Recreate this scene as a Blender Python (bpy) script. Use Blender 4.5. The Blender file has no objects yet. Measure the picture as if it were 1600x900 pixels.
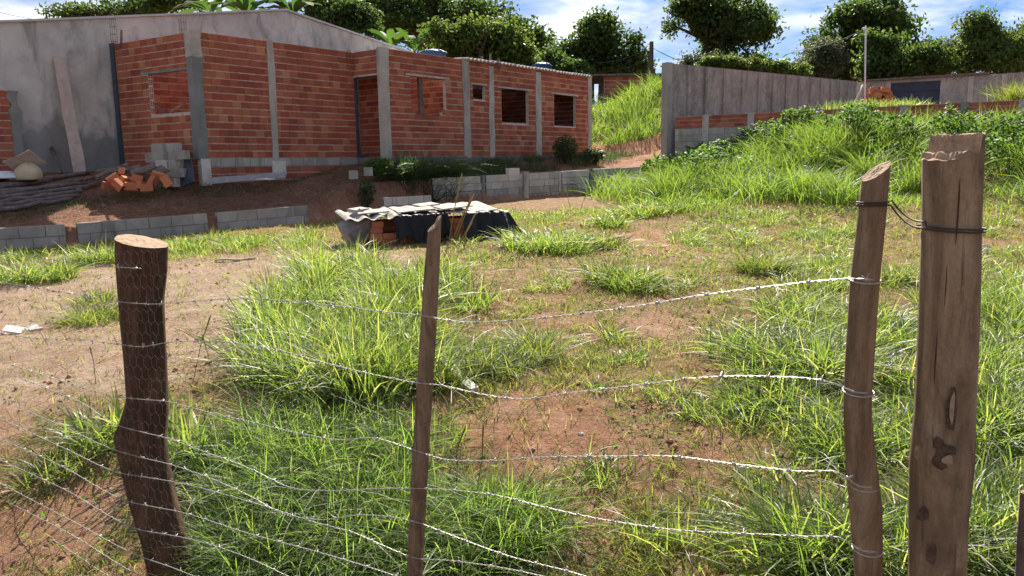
import bpy, math
import numpy as np
from mathutils import Vector, Matrix

rng = np.random.default_rng(11)
SC = bpy.context.scene
COL = SC.collection

# ------------------------------------------------------------------ camera
EYE = 1.6
F_PX = 1250.0
PITCH = math.radians(8.8)
ROLL = math.radians(1.0)
FWD = np.array([0, math.cos(PITCH), -math.sin(PITCH)])
R0 = np.array([1.0, 0, 0]); U0 = np.array([0, math.sin(PITCH), math.cos(PITCH)])
CR = math.cos(ROLL) * R0 - math.sin(ROLL) * U0
CU = math.sin(ROLL) * R0 + math.cos(ROLL) * U0
cam_d = bpy.data.cameras.new('camera')
cam_d.sensor_width = 36; cam_d.lens = 36 * F_PX / 1600; cam_d.clip_start = 0.05; cam_d.clip_end = 3000
cam = bpy.data.objects.new('camera', cam_d); COL.objects.link(cam)
M4 = Matrix.Identity(4)
for i in range(3):
    M4[i][0] = CR[i]; M4[i][1] = CU[i]; M4[i][2] = -FWD[i]
M4[2][3] = EYE
cam.matrix_world = M4
SC.camera = cam

# ------------------------------------------------------------------ sky, sun, exposure
SUN_AZ = math.radians(7); SUN_EL = math.radians(37)
world = bpy.data.worlds.new('World'); SC.world = world; world.use_nodes = True
wt = world.node_tree; wn = wt.nodes; wl = wt.links
wn.clear()
w_out = wn.new('ShaderNodeOutputWorld'); w_bg = wn.new('ShaderNodeBackground')
w_bg.inputs['Strength'].default_value = 0.085
sky = wn.new('ShaderNodeTexSky'); sky.sky_type = 'NISHITA'; sky.sun_disc = False
sky.sun_elevation = SUN_EL; sky.sun_rotation = SUN_AZ
sky.altitude = 900; sky.air_density = 1.0; sky.dust_density = 0.3; sky.ozone_density = 2.5
tc = wn.new('ShaderNodeTexCoord'); sep = wn.new('ShaderNodeSeparateXYZ')
wl.new(tc.outputs['Generated'], sep.inputs[0])
def wmath(op, a, b=None, clamp=False):
    n = wn.new('ShaderNodeMath'); n.operation = op; n.use_clamp = clamp
    for k, v in enumerate((a, b)):
        if v is None: continue
        if isinstance(v, (int, float)): n.inputs[k].default_value = v
        else: wl.new(v, n.inputs[k])
    return n.outputs[0]
zc = wmath('ADD', wmath('MAXIMUM', sep.outputs['Z'], 0.0), 0.16)
cx = wmath('DIVIDE', sep.outputs['X'], zc); cy = wmath('DIVIDE', sep.outputs['Y'], zc)
comb = wn.new('ShaderNodeCombineXYZ'); wl.new(cx, comb.inputs[0]); wl.new(cy, comb.inputs[1])
comb.inputs[2].default_value = 3.7
def wnoise(scale, detail, rough, dist=0.0):
    n = wn.new('ShaderNodeTexNoise'); n.inputs['Scale'].default_value = scale
    n.inputs['Detail'].default_value = detail; n.inputs['Roughness'].default_value = rough
    n.inputs['Distortion'].default_value = dist
    wl.new(comb.outputs[0], n.inputs['Vector']); return n.outputs['Fac']
def wramp(src, p0, c0, p1, c1):
    r = wn.new('ShaderNodeValToRGB'); r.color_ramp.elements[0].position = p0; r.color_ramp.elements[1].position = p1
    r.color_ramp.elements[0].color = (*c0, 1); r.color_ramp.elements[1].color = (*c1, 1)
    wl.new(src, r.inputs[0]); return r.outputs['Color']
cloud = wramp(wnoise(1.05, 9, 0.58, 0.35), 0.43, (0, 0, 0), 0.66, (1, 1, 1))
ctone = wramp(wnoise(1.9, 7, 0.6), 0.36, (2.6, 2.9, 3.5), 0.64, (9.6, 9.3, 8.9))
tint = wn.new('ShaderNodeMixRGB'); tint.blend_type = 'MULTIPLY'; tint.inputs[0].default_value = 1.0
wl.new(sky.outputs[0], tint.inputs[1]); tint.inputs[2].default_value = (0.27, 0.34, 0.48, 1)
wmix = wn.new('ShaderNodeMixRGB'); wl.new(cloud, wmix.inputs[0]); wl.new(tint.outputs[0], wmix.inputs[1]); wl.new(ctone, wmix.inputs[2])
wl.new(wmix.outputs[0], w_bg.inputs['Color']); wl.new(w_bg.outputs[0], w_out.inputs[0])

sun_d = bpy.data.lights.new('sun', 'SUN'); sun_d.energy = 5.0; sun_d.angle = math.radians(0.53); sun_d.color = (1.0, 0.92, 0.79)
sun = bpy.data.objects.new('sun', sun_d); COL.objects.link(sun)
sdir = Vector((math.sin(SUN_AZ) * math.cos(SUN_EL), math.cos(SUN_AZ) * math.cos(SUN_EL), math.sin(SUN_EL)))
sun.rotation_euler = (-sdir).to_track_quat('-Z', 'Y').to_euler(); sun.location = (0, 0, 30)
vs = SC.view_settings
vs.view_transform = 'Standard'; vs.look = 'None'; vs.exposure = 1.36; vs.gamma = 1.0; vs.use_curve_mapping = False
SC.cycles.use_denoising = True
SC.cycles.max_bounces = 6; SC.cycles.diffuse_bounces = 3; SC.cycles.glossy_bounces = 2; SC.cycles.transmission_bounces = 3

# ------------------------------------------------------------------ pixel helpers
def ray(px, py):
    return FWD * 1.0 + CR * ((px - 800) / F_PX) + CU * ((450 - py) / F_PX)
def at(px, py, Y):
    d = ray(px, py); return d * (Y / d[1]) + np.array([0, 0, EYE])
def on_wall(px, py, A, d):
    """pixel -> (distance along, height) on the vertical plane through A with horizontal direction d"""
    r = ray(px, py)
    # A + t d = s r (xy)
    det = d[0] * (-r[1]) + r[0] * d[1]
    t = (-A[0] * (-r[1]) + (-r[0]) * A[1]) / det
    s = (A[1] + t * d[1]) / r[1]
    return t, EYE + s * r[2]
def mpp(Y): return Y / F_PX          # metres per photo pixel at depth Y

# ------------------------------------------------------------------ noise
def _h(i, j, s):
    v = np.sin(i * 127.1 + j * 311.7 + s * 74.7) * 43758.5453
    return v - np.floor(v)
def vn(x, y, s=0):
    xi = np.floor(x); yi = np.floor(y); fx = x - xi; fy = y - yi
    fx = fx * fx * (3 - 2 * fx); fy = fy * fy * (3 - 2 * fy)
    a = _h(xi, yi, s); b = _h(xi + 1, yi, s); c = _h(xi, yi + 1, s); d = _h(xi + 1, yi + 1, s)
    return (a * (1 - fx) + b * fx) * (1 - fy) + (c * (1 - fx) + d * fx) * fy
def fbm(x, y, s=0, o=4):
    v = 0; a = .5; t = 0
    for k in range(o):
        v = v + a * vn(x * 2 ** k, y * 2 ** k, s + k * 13); t += a; a *= .5
    return v / t
def ss(a, b, x):
    t = np.clip((np.asarray(x, float) - a) / (b - a), 0, 1); return t * t * (3 - 2 * t)

# ------------------------------------------------------------------ ground height
TX = np.array([-60, -20, -7.78, -4.34, -3.4, -2.1, 4.08, 5.1, 13.1, 25.0, 60])
TY = np.array([-20, 4.9, 14.3, 16.95, 18.3, 20.35, 25.4, 26.0, 20.6, 12.5, -11])
SX = np.array([-60, -8, -4.6, -3.8, -2.3, 4.0, 5.1, 6.5, 60]); SZ = np.array([.62, .62, .74, 1.2, 1.25, 1.42, 1.6, 2.7, 2.8])
EX = np.array([-60, -8.6, -7.2, -5.2, -4.2, 4.0, 5.2, 7, 60]); EZ = np.array([1.6, 1.56, 1.26, 1.26, 1.66, 1.76, 1.95, 2.8, 2.9])
def tdist(x, y):
    x = np.asarray(x, float); y = np.asarray(y, float)
    sl = (np.interp(x + .2, TX, TY) - np.interp(x - .2, TX, TY)) / .4
    return (y - np.interp(x, TX, TY)) / np.sqrt(1 + sl * sl)
def gz(x, y):
    x = np.asarray(x, float); y = np.asarray(y, float)
    d = tdist(x, y)
    front = .03 * np.clip(y, 0, 22) - .012 * np.clip(-x, 0, 10) - .34 * ss(5.2, 2.6, y) * ss(1.2, -.8, x)
    mound = 1.12 * ss(4.2, 9.0, x + .25 * (fbm(x * .5, y * .5, 3) - .5)) * ss(-7.0, -1.0, d)
    mound = mound + .3 * ss(2.0, 6.0, x) * ss(11, 17, y)
    front = front + mound + .10 * (fbm(x * .45, y * .45, 5) - .5) * ss(2, 5, y)
    back = np.interp(x, SX, SZ) + (np.interp(x, EX, EZ) - np.interp(x, SX, SZ)) * ss(.2, np.interp(x, [-60, -10, -8.6, -7.3, 60], [5.2, 5.2, 4.2, 2.7, 2.7]), d)
    back = back + .16 * (fbm(x * 1.3, y * 1.3, 9) - .5) * ss(.15, 1.2, d)
    hill = ss(0, 9, y - (30.0 + 1.1 * np.clip(x - 6.5, 0, 20))) * 1.95 + .5 * ss(29.2, 29.6, y) * (x < 7)
    back = back + hill * ss(1, 4, d)
    k = ss(-.03, .10 + .22 * ss(-5, -4.3, x) * (1 - ss(-2.9, -2.3, x)), d)
    return front * (1 - k) + back * k
def gz1(x, y): return float(gz(x, y))
def ground_at(px, py):
    """pixel -> first point where its ray meets the ground"""
    r = ray(px, py); y = np.linspace(1.2, 34, 4000)
    s = y / r[1]; zz = EYE + s * r[2]; g = gz(s * r[0], y)
    k = np.argmax(zz <= g)
    return np.array([s[k] * r[0], y[k], g[k]])

# ------------------------------------------------------------------ objects
def link(o, parent=None):
    COL.objects.link(o)
    if parent is not None: o.parent = parent
    return o
def tag(o, label=None, cat=None, group=None, kind=None):
    if label: o['label'] = label
    if cat: o['category'] = cat
    if group: o['group'] = group
    if kind: o['kind'] = kind
    elif cat: o['kind'] = 'thing'
    return o
def thing(name, label, cat, loc=(0, 0, 0), group=None):
    o = bpy.data.objects.new(name, None); o.empty_display_size = .1
    o.location = tuple(float(v) for v in loc); link(o)
    return tag(o, label, cat, group)
def np_mesh(name, V, F, smooth=False):
    V = np.asarray(V, np.float32); F = np.asarray(F, np.int32)
    me = bpy.data.meshes.new(name); n = F.shape[1]
    me.vertices.add(len(V)); me.vertices.foreach_set('co', V.ravel())
    me.loops.add(F.size); me.loops.foreach_set('vertex_index', F.ravel())
    me.polygons.add(len(F)); me.polygons.foreach_set('loop_start', np.arange(0, F.size, n, dtype=np.int32))
    if smooth: me.polygons.foreach_set('use_smooth', np.ones(len(F), bool))
    me.update(calc_edges=True)
    return me
def mobj(name, me, mat, parent=None):
    o = bpy.data.objects.new(name, me)
    if mat is not None and not me.materials: me.materials.append(mat)
    return link(o, parent)
class MB:
    def __init__(s): s.v = []; s.f = []; s.sm = []
    def add(s, V, Fs, smooth=False):
        b = len(s.v); s.v += [tuple(map(float, p)) for p in V]
        s.f += [tuple(b + i for i in f) for f in Fs]; s.sm += [smooth] * len(Fs); return s
    def box(s, c, size, ax=None):
        """centre, full sizes along axes ax (3 unit vectors)"""
        ax = np.eye(3) if ax is None else np.asarray(ax, float); h = np.asarray(size, float) / 2
        V = [np.asarray(c) + ax[0] * i * h[0] + ax[1] * j * h[1] + ax[2] * k * h[2] for k in (-1, 1) for j in (-1, 1) for i in (-1, 1)]
        return s.add(V, [(0, 2, 3, 1), (4, 5, 7, 6), (0, 1, 5, 4), (2, 6, 7, 3), (0, 4, 6, 2), (1, 3, 7, 5)])
    def tube(s, P, R, n=10, cap=True, jit=0.0, seed=0):
        P = [np.asarray(p, float) for p in P]; m = len(P); R = [R] * m if np.isscalar(R) else R
        r_ = np.random.default_rng(seed); V = []; ref = None
        for i in range(m):
            t = P[min(i + 1, m - 1)] - P[max(i - 1, 0)]; t = t / np.linalg.norm(t)
            if ref is None:
                ref = np.array([1.0, 0, 0]) if abs(t[0]) < .8 else np.array([0, 1.0, 0])
            a = ref - t * ref.dot(t); a /= np.linalg.norm(a); b = np.cross(t, a); ref = a
            for k in range(n):
                th = 2 * math.pi * k / n
                V.append(P[i] + (a * math.cos(th) + b * math.sin(th)) * R[i] * (1 + jit * (r_.random() - .5)))
        Fs = [(i * n + k, i * n + (k + 1) % n, (i + 1) * n + (k + 1) % n, (i + 1) * n + k) for i in range(m - 1) for k in range(n)]
        s.add(V, Fs, True)
        if cap:
            b = len(s.v) - m * n
            s.f += [tuple(b + k for k in range(n))[::-1], tuple(b + (m - 1) * n + k for k in range(n))]; s.sm += [False, False]
        return s
    def build(s, name, mat, parent=None):
        off = np.array(parent.location) if parent is not None else np.zeros(3)
        if parent is not None and parent.parent is not None: off = off + np.array(parent.parent.location)
        me = bpy.data.meshes.new(name)
        me.from_pydata([tuple(np.array(p) - off) for p in s.v], [], s.f)
        me.polygons.foreach_set('use_smooth', s.sm); me.update()
        return mobj(name, me, mat, parent)

# ------------------------------------------------------------------ materials
MATS = {}
def new_mat(name, rough=.9, spec=.25):
    m = bpy.data.materials.new(name); m.use_nodes = True
    b = m.node_tree.nodes['Principled BSDF']; b.inputs['Roughness'].default_value = rough
    b.inputs['Specular IOR Level'].default_value = spec
    MATS[name] = m; return m, m.node_tree.nodes, m.node_tree.links, b
class NT:
    def __init__(s, n, l):
        s.n = n; s.l = l; g = n.new('ShaderNodeNewGeometry'); s.geo = g; s.pos = g.outputs['Position']
    def put(s, sock, v):
        if isinstance(v, (int, float)): sock.default_value = v
        elif isinstance(v, tuple): sock.default_value = (*v, 1) if len(v) == 3 and sock.type == 'RGBA' else v
        else: s.l.new(v, sock)
    def noise(s, scale, detail=4, rough=.6, stretch=None, dist=0.0):
        t = s.n.new('ShaderNodeTexNoise'); t.inputs['Scale'].default_value = scale; t.inputs['Detail'].default_value = detail
        t.inputs['Roughness'].default_value = rough; t.inputs['Distortion'].default_value = dist
        if stretch:
            mp = s.n.new('ShaderNodeMapping'); mp.inputs['Scale'].default_value = stretch; s.l.new(s.pos, mp.inputs[0]); s.l.new(mp.outputs[0], t.inputs['Vector'])
        else: s.l.new(s.pos, t.inputs['Vector'])
        return t.outputs['Fac']
    def ramp(s, src, *stops):
        r = s.n.new('ShaderNodeValToRGB'); e = r.color_ramp.elements
        while len(e) < len(stops): e.new(.5)
        for el, (p, c) in zip(e, stops): el.position = p; el.color = (*c, 1) if isinstance(c, tuple) else (c, c, c, 1)
        s.l.new(src, r.inputs[0]); return r.outputs['Color']
    def mix(s, fac, a, b, mode='MIX'):
        m = s.n.new('ShaderNodeMixRGB'); m.blend_type = mode
        s.put(m.inputs[0], fac); s.put(m.inputs[1], a); s.put(m.inputs[2], b); return m.outputs[0]
    def math(s, op, a, b=0.0):
        m = s.n.new('ShaderNodeMath'); m.operation = op; s.put(m.inputs[0], a); s.put(m.inputs[1], b); return m.outputs[0]
    def bump(s, h, strength, dist, bsdf):
        b = s.n.new('ShaderNodeBump'); b.inputs['Strength'].default_value = strength; b.inputs['Distance'].default_value = dist
        s.l.new(h, b.inputs['Height']); s.l.new(b.outputs[0], bsdf.inputs['Normal'])
    def island(s):
        oi = s.n.new('ShaderNodeObjectInfo')
        return s.math('FRACT', s.math('ADD', s.geo.outputs['Random Per Island'], oi.outputs['Random']))
def simple(name, c, var=.25, scale=6.0, rough=.85, spec=.2, bump=.4, bd=.01, bscale=40.0):
    m, n, l, b = new_mat(name, rough, spec); t = NT(n, l)
    lo = tuple(v * (1 - var) for v in c); hi = tuple(min(1, v * (1 + var)) for v in c)
    c1 = t.ramp(t.noise(scale, 5, .65), (.3, lo), (.7, hi))
    l.new(c1, b.inputs['Base Color'])
    if bump: t.bump(t.noise(bscale, 4, .6), bump, bd, b)
    return m
# clay brick
m, n, l, b = new_mat('clay_brick', .92, .12); t = NT(n, l)
ci = t.ramp(t.island(), (0, (.28, .080, .050)), (.35, (.36, .112, .066)), (.62, (.42, .15, .082)), (.85, (.32, .092, .058)), (1, (.48, .24, .13)))
st = t.ramp(t.noise(1.1, 4, .6), (.4, (1, 1, 1)), (.75, (.72, .70, .72)))
ci = t.mix(1.0, ci, st, 'MULTIPLY')
ci = t.mix(t.ramp(t.noise(9, 6, .7), (.56, 0.0), (.78, .35)), ci, (.45, .34, .28))
l.new(ci, b.inputs['Base Color'])
wv = n.new('ShaderNodeTexWave'); wv.wave_type = 'BANDS'; wv.bands_direction = 'Z'; wv.inputs['Scale'].default_value = 11; wv.inputs['Distortion'].default_value = .6
l.new(t.pos, wv.inputs['Vector'])
t.bump(t.math('ADD', t.math('MULTIPLY', wv.outputs['Fac'], .5), t.noise(60, 4, .6)), .5, .006, b)
m, n, l, b = new_mat('new_brick', .9, .12); t = NT(n, l)
ci = t.ramp(t.island(), (0, (.42, .14, .07)), (.5, (.52, .20, .095)), (1, (.36, .12, .07)))
ci = t.mix(t.ramp(t.noise(7, 6, .7), (.5, 0.0), (.75, .4)), ci, (.32, .2, .14)); l.new(ci, b.inputs['Base Color'])
t.bump(t.noise(60, 4, .6), .4, .006, b)
simple('mortar', (.52, .45, .40), .3, 9, .95, .1, .8, .012, 45)
simple('brick_hole', (.07, .03, .025), .3, 9, .95, .05, 0)
# concrete columns, blocks, walls
def concrete(name, lo, mid, hi, stain=(.13, .135, .12), sfac=.6, streak=(1.2, 1.2, .35), bump=.6, bs=30, island=True, st_lo=.52, st_hi=.68):
    m, n, l, b = new_mat(name, .93, .15); t = NT(n, l)
    c = t.ramp(t.noise(2.2, 6, .65), (.3, lo), (.52, mid), (.75, hi))
    if island:
        c = t.mix(.8, c, t.ramp(t.island(), (0, (.78, .78, .78)), (1, (1.16, 1.16, 1.16))), 'MULTIPLY')
    c = t.mix(t.ramp(t.noise(2.0, 6, .68, streak, .3), (st_lo, 0.0), (st_hi, sfac)), c, stain)
    c = t.mix(t.ramp(t.noise(26, 4, .7), (.45, 0.0), (.8, .3)), c, hi)
    l.new(c, b.inputs['Base Color']); t.bump(t.noise(bs, 6, .7), bump, .012, b); return m
concrete('column_concrete', (.33, .305, .265), (.43, .40, .35), (.53, .495, .435))
concrete('column_dark', (.155, .165, .16), (.20, .215, .205), (.27, .28, .265))
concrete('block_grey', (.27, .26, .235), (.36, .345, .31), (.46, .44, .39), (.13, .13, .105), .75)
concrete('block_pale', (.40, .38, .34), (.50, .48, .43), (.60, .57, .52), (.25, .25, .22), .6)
concrete('block_mortar', (.13, .125, .11), (.18, .17, .155), (.24, .23, .21))
m, n, l, b = new_mat('barn_plaster', .94, .12); t = NT(n, l)
c = t.ramp(t.noise(.9, 7, .66), (.28, (.34, .335, .31)), (.5, (.52, .51, .475)), (.70, (.66, .645, .60)))
c = t.mix(t.ramp(t.noise(1.5, 7, .7, (1.5, 1.5, .45), .8), (.50, 0.0), (.66, .75)), c, (.24, .24, .215))
# damp lower half with a ragged edge
sx = n.new('ShaderNodeSeparateXYZ'); l.new(t.pos, sx.inputs[0])
edge = t.math('ADD', t.math('MULTIPLY', sx.outputs['Z'], -.55), t.math('MULTIPLY', t.noise(1.3, 6, .6), 1.4))
c = t.mix(t.ramp(t.math('ADD', edge, 1.25), (.42, 0.0), (.62, .75)), c, (.195, .205, .20))
c = t.mix(t.ramp(t.noise(5, 6, .75, (1, 1, .5)), (.58, 0.0), (.8, .5)), c, (.52, .50, .48))
l.new(c, b.inputs['Base Color']); t.bump(t.noise(14, 7, .7), .7, .02, b)
m, n, l, b = new_mat('rough_cast', .97, .08); t = NT(n, l)
c = t.ramp(t.noise(3.0, 8, .75, (1, 1, .55)), (.3, (.26, .25, .23)), (.5, (.41, .395, .36)), (.72, (.56, .54, .49)))
c = t.mix(t.ramp(t.noise(1.4, 5, .65, (2.2, 2.2, .22)), (.45, 0.0), (.7, .55)), c, (.17, .15, .14))
c = t.mix(t.ramp(t.noise(7.5, 7, .8, (1, 1, .6)), (.53, 0.0), (.62, .7)), c, (.60, .56, .50))
c = t.mix(t.ramp(t.noise(9.5, 6, .8, (1, 1, .45)), (.55, 0.0), (.66, .6)), c, (.15, .135, .12))
l.new(c, b.inputs['Base Color']); t.bump(t.noise(17, 8, .75, (1, 1, .7)), 1.0, .09, b)
simple('lime_white', (.62, .58, .51), .18, 7, .9, .15, .8, .012, 30)
simple('roof_edge', (.60, .57, .53), .3, 3, .9, .2, .5, .01, 30)
simple('fibre_sheet', (.36, .335, .30), .5, 4.5, .85, .2, .6, .01, 25)
simple('zinc', (.46, .46, .47), .2, 2, .45, .5, 0)
simple('grey_steel', (.30, .32, .35), .2, 5, .5, .4, .2, .004, 50)
simple('blue_steel', (.045, .065, .085), .3, 5, .55, .35, .2, .004, 50)
simple('navy_gate', (.025, .032, .060), .3, 2, .55, .35, 0)
simple('water_tank', (.035, .075, .19), .2, 3, .5, .3, 0)
simple('dark_tank', (.02, .03, .055), .2, 3, .5, .3, 0)
simple('rebar', (.085, .06, .05), .3, 20, .8, .3, .3, .004, 80)
simple('old_board', (.15, .12, .105), .4, 7, .9, .15, .8, .008, 40)
simple('pale_plank', (.47, .39, .345), .18, 6, .85, .15, .5, .006, 40)
simple('grey_log', (.155, .125, .115), .4, 9, .92, .12, 1.0, .012, 40)
simple('sand_bag', (.50, .43, .30), .15, 4, .85, .15, .5, .012, 25)
simple('white_bag', (.62, .66, .72), .15, 5, .6, .3, .4, .012, 25)
simple('black_sheet', (.013, .013, .014), .3, 5, .5, .18, .6, .02, 12)
simple('crate_plastic', (.26, .24, .235), .35, 6, .5, .4, .4, .01, 20)
simple('white_scrap', (.62, .62, .60), .2, 9, .7, .3, .4, .01, 30)
simple('pole_wood', (.09, .07, .06), .3, 3, .9, .1, .5, .01, 30)
simple('galvanised', (.55, .56, .57), .15, 5, .4, .5, 0)
m, n, l, b = new_mat('wire_metal', .45, .5); b.inputs['Base Color'].default_value = (.40, .39, .37, 1); b.inputs['Metallic'].default_value = .55
m, n, l, b = new_mat('tie_wire', .6, .4); b.inputs['Base Color'].default_value = (.05, .035, .03, 1); b.inputs['Metallic'].default_value = .3
m, n, l, b = new_mat('cable', .7, .2); b.inputs['Base Color'].default_value = (.06, .06, .065, 1)
# wooden fence posts
def bark(name, lo, mid, hi, scale=1.0):
    m, n, l, b = new_mat(name, .85, .2); t = NT(n, l)
    c = t.ramp(t.noise(13 * scale, 9, .72, (1, 1, .22), 1.2), (.30, lo), (.48, mid), (.70, hi))
    c = t.mix(t.ramp(t.noise(5.5 * scale, 6, .7, (1, 1, .5), .6), (.42, 0.0), (.64, .75)), c, lo)
    c = t.mix(t.ramp(t.noise(46 * scale, 6, .75, (1, 1, .05), .5), (.56, 0.0), (.68, .8)), c, tuple(v * .35 for v in lo))
    c = t.mix(t.ramp(t.noise(8 * scale, 7, .75, (1, 1, .7)), (.58, 0.0), (.74, .55)), c, tuple(min(1, v * 1.25) for v in hi))
    c = t.mix(t.ramp(t.noise(120 * scale, 4, .8), (.5, 0.0), (.75, .35)), c, lo)
    l.new(c, b.inputs['Base Color'])
    h = t.math('ADD', t.noise(30 * scale, 9, .75, (1, 1, .10), .6), t.math('MULTIPLY', t.noise(110 * scale, 5, .75, (1, 1, .5)), .45))
    t.bump(h, 1.0, .014, b); return m
bark('post_dark', (.045, .023, .014), (.105, .055, .033), (.19, .108, .066))
bark('post_brown', (.12, .080, .048), (.29, .205, .128), (.50, .38, .255))
bark('post_mid', (.11, .072, .043), (.25, .172, .107), (.43, .315, .205), 1.3)
simple('cut_wood', (.34, .235, .155), .35, 60, .85, .15, .8, .004, 160)
simple('knot', (.085, .054, .036), .6, 60, .85, .2, 1.0, .005, 120)
simple('knot_pale', (.27, .20, .14), .4, 60, .8, .2, .8, .004, 120)
simple('tree_bark', (.085, .065, .05), .35, 5, .92, .1, .6, .02, 20)
# foliage
def foliage(name, cols, trans, tfac=.42, rough=.5, spec=.35, patch=None):
    m, n, l, b = new_mat(name, rough, spec); t = NT(n, l)
    k = len(cols); isl = t.island()
    c = t.ramp(isl, *[(i / (k - 1), cc) for i, cc in enumerate(cols)])
    if patch: c = t.mix(t.ramp(t.noise(patch[0], 3, .55), (.42, 0.0), (.62, patch[1])), c, patch[2])
    l.new(c, b.inputs['Base Color'])
    tr = n.new('ShaderNodeBsdfTranslucent')
    l.new(t.mix(1.0, c, trans, 'MULTIPLY'), tr.inputs['Color'])
    mx = n.new('ShaderNodeMixShader'); mx.inputs[0].default_value = tfac
    l.new(b.outputs[0], mx.inputs[1]); l.new(tr.outputs[0], mx.inputs[2])
    l.new(mx.outputs[0], n['Material Output'].inputs['Surface']); return m
foliage('grass_bright', [(.048, .080, .024), (.080, .122, .031), (.115, .155, .042), (.068, .108, .030), (.10, .14, .038), (.056, .09, .026), (.16, .18, .068), (.23, .215, .11)], (2.9, 3.0, 1.4), .54, .45, .4)
foliage('grass_mid', [(.045, .075, .022), (.075, .11, .026), (.10, .135, .032), (.065, .095, .026), (.085, .12, .03), (.13, .14, .05), (.22, .20, .09)], (2.8, 2.8, 1.4), .5, .5, .35)
foliage('grass_dry', [(.085, .09, .028), (.11, .115, .035), (.15, .13, .05), (.09, .10, .03), (.20, .16, .08)], (2.2, 2.1, 1.4), .45, .6, .25)
foliage('grass_stem', [(.30, .24, .13), (.36, .29, .16)], (1.6, 1.5, 1.2), .3, .6, .2)
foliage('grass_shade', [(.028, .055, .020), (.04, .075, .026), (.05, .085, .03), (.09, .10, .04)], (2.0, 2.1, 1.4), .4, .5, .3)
foliage('weed_leaf', [(.04, .085, .02), (.055, .11, .024), (.08, .14, .03), (.05, .10, .024)], (2.6, 2.6, 1.3), .45, .6, .2)
foliage('tree_dark', [(.028, .050, .016), (.042, .072, .022), (.056, .088, .027), (.036, .060, .019)], (2.5, 2.6, 1.3), .42, .6, .2)
foliage('tree_mid', [(.042, .072, .022), (.058, .096, .027), (.078, .118, .032), (.052, .085, .024)], (2.4, 2.5, 1.2), .4, .6, .2)
foliage('tree_light', [(.045, .078, .022), (.065, .10, .027), (.09, .125, .033), (.055, .088, .024)], (2.4, 2.4, 1.2), .42, .6, .2)
foliage('tree_grey', [(.06, .075, .045), (.085, .10, .06), (.11, .12, .075)], (1.9, 2.0, 1.4), .36, .6, .25)
foliage('banana_leaf', [(.035, .075, .022), (.055, .105, .027), (.045, .09, .025)], (2.4, 2.5, 1.3), .36, .65, .15)
# soil
m, n, l, b = new_mat('soil', .96, .08); t = NT(n, l)
at_p = n.new('ShaderNodeAttribute'); at_p.attribute_name = 'pale'
at_o = n.new('ShaderNodeAttribute'); at_o.attribute_name = 'olive'
red = t.ramp(t.noise(2.1, 9, .7), (.28, (.27, .115, .066)), (.5, (.44, .215, .132)), (.72, (.57, .34, .235)))
pale = t.ramp(t.noise(2.6, 9, .7), (.28, (.30, .185, .13)), (.48, (.48, .335, .25)), (.74, (.62, .49, .395)))
oli = t.ramp(t.noise(4.2, 9, .75), (.3, (.11, .095, .036)), (.5, (.20, .165, .065)), (.72, (.31, .235, .11)))
c = t.mix(at_p.outputs['Fac'], red, pale)
of = t.math('MULTIPLY', at_o.outputs['Fac'], t.ramp(t.noise(7, 7, .72), (.36, 0.0), (.60, 1.0)))
c = t.mix(of, c, oli)
at_h = n.new('ShaderNodeAttribute'); at_h.attribute_name = 'dark_earth'
dark_brown = t.ramp(t.noise(3.2, 8, .72), (.3, (.07, .038, .026)), (.55, (.13, .068, .044)), (.75, (.22, .12, .078)))
c = t.mix(at_h.outputs['Fac'], c, dark_brown)
c = t.mix(t.ramp(t.noise(55, 5, .75), (.54, 0.0), (.70, .6)), c, (.14, .085, .05))
c = t.mix(t.ramp(t.noise(13, 8, .75), (.53, 0.0), (.68, .45)), c, (.17, .095, .055))
c = t.mix(t.ramp(t.noise(17, 8, .78), (.50, 0.0), (.68, .55)), c, (.62, .43, .31))
l.new(c, b.inputs['Base Color'])
hh = t.math('ADD', t.noise(11, 8, .75), t.math('MULTIPLY', t.noise(70, 5, .75), .45))
t.bump(hh, 1.0, .08, b)

# ================================================================== GROUND
def axis(fine0, fine1, step, far):
    a = list(np.arange(fine0, fine1 + 1e-6, step)); s = step
    lo = [fine0]; hi = [fine1]
    while hi[-1] < far: s *= 1.25; hi.append(hi[-1] + s)
    s = step
    while lo[-1] > -far: s *= 1.25; lo.append(lo[-1] - s)
    return np.array(lo[:0:-1] + a + hi[1:])
gx = axis(-13, 17, .125, 900); gy = axis(1.5, 27.5, .11, 900)
gx = np.concatenate([gx[gx < -5], np.arange(-5, 5.5, .045), gx[gx > 5.52]]); gy = np.concatenate([gy[gy < 2.0], np.arange(2.02, 9, .045), gy[gy > 9.02]])
GXm, GYm = np.meshgrid(gx, gy)
def bare(x, y):
    """0..1: trodden pale earth"""
    n1 = fbm(x * .8, y * .8, 21)
    p = ss(-1.2, -2.4, x - .10 * (y - 7) + (n1 - .5) * 1.6) * ss(4.4, 5.6, y) * ss(13.5, 11.0, y + (n1 - .5) * 2)
    return np.clip(p, 0, 1)
RED = []
for px, py, rx, ry, a_ in ((850, 655, 120, 60, 1), (1010, 378, 75, 20, 1), (1040, 515, 70, 28, .9), (880, 502, 60, 20, .9), (730, 420, 45, 22, .8), (960, 850, 80, 40, .6), (1140, 765, 70, 30, .6), (60, 830, 110, 90, 1), (20, 640, 70, 70, .9), (1570, 760, 45, 35, .9), (1560, 385, 50, 22, .8), (1180, 470, 60, 15, .5)):
    c_ = ground_at(px, py); e_ = ground_at(px, py - ry); RED.append((c_[0], c_[1], rx * c_[1] / F_PX, abs(e_[1] - c_[1]), a_))
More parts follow.
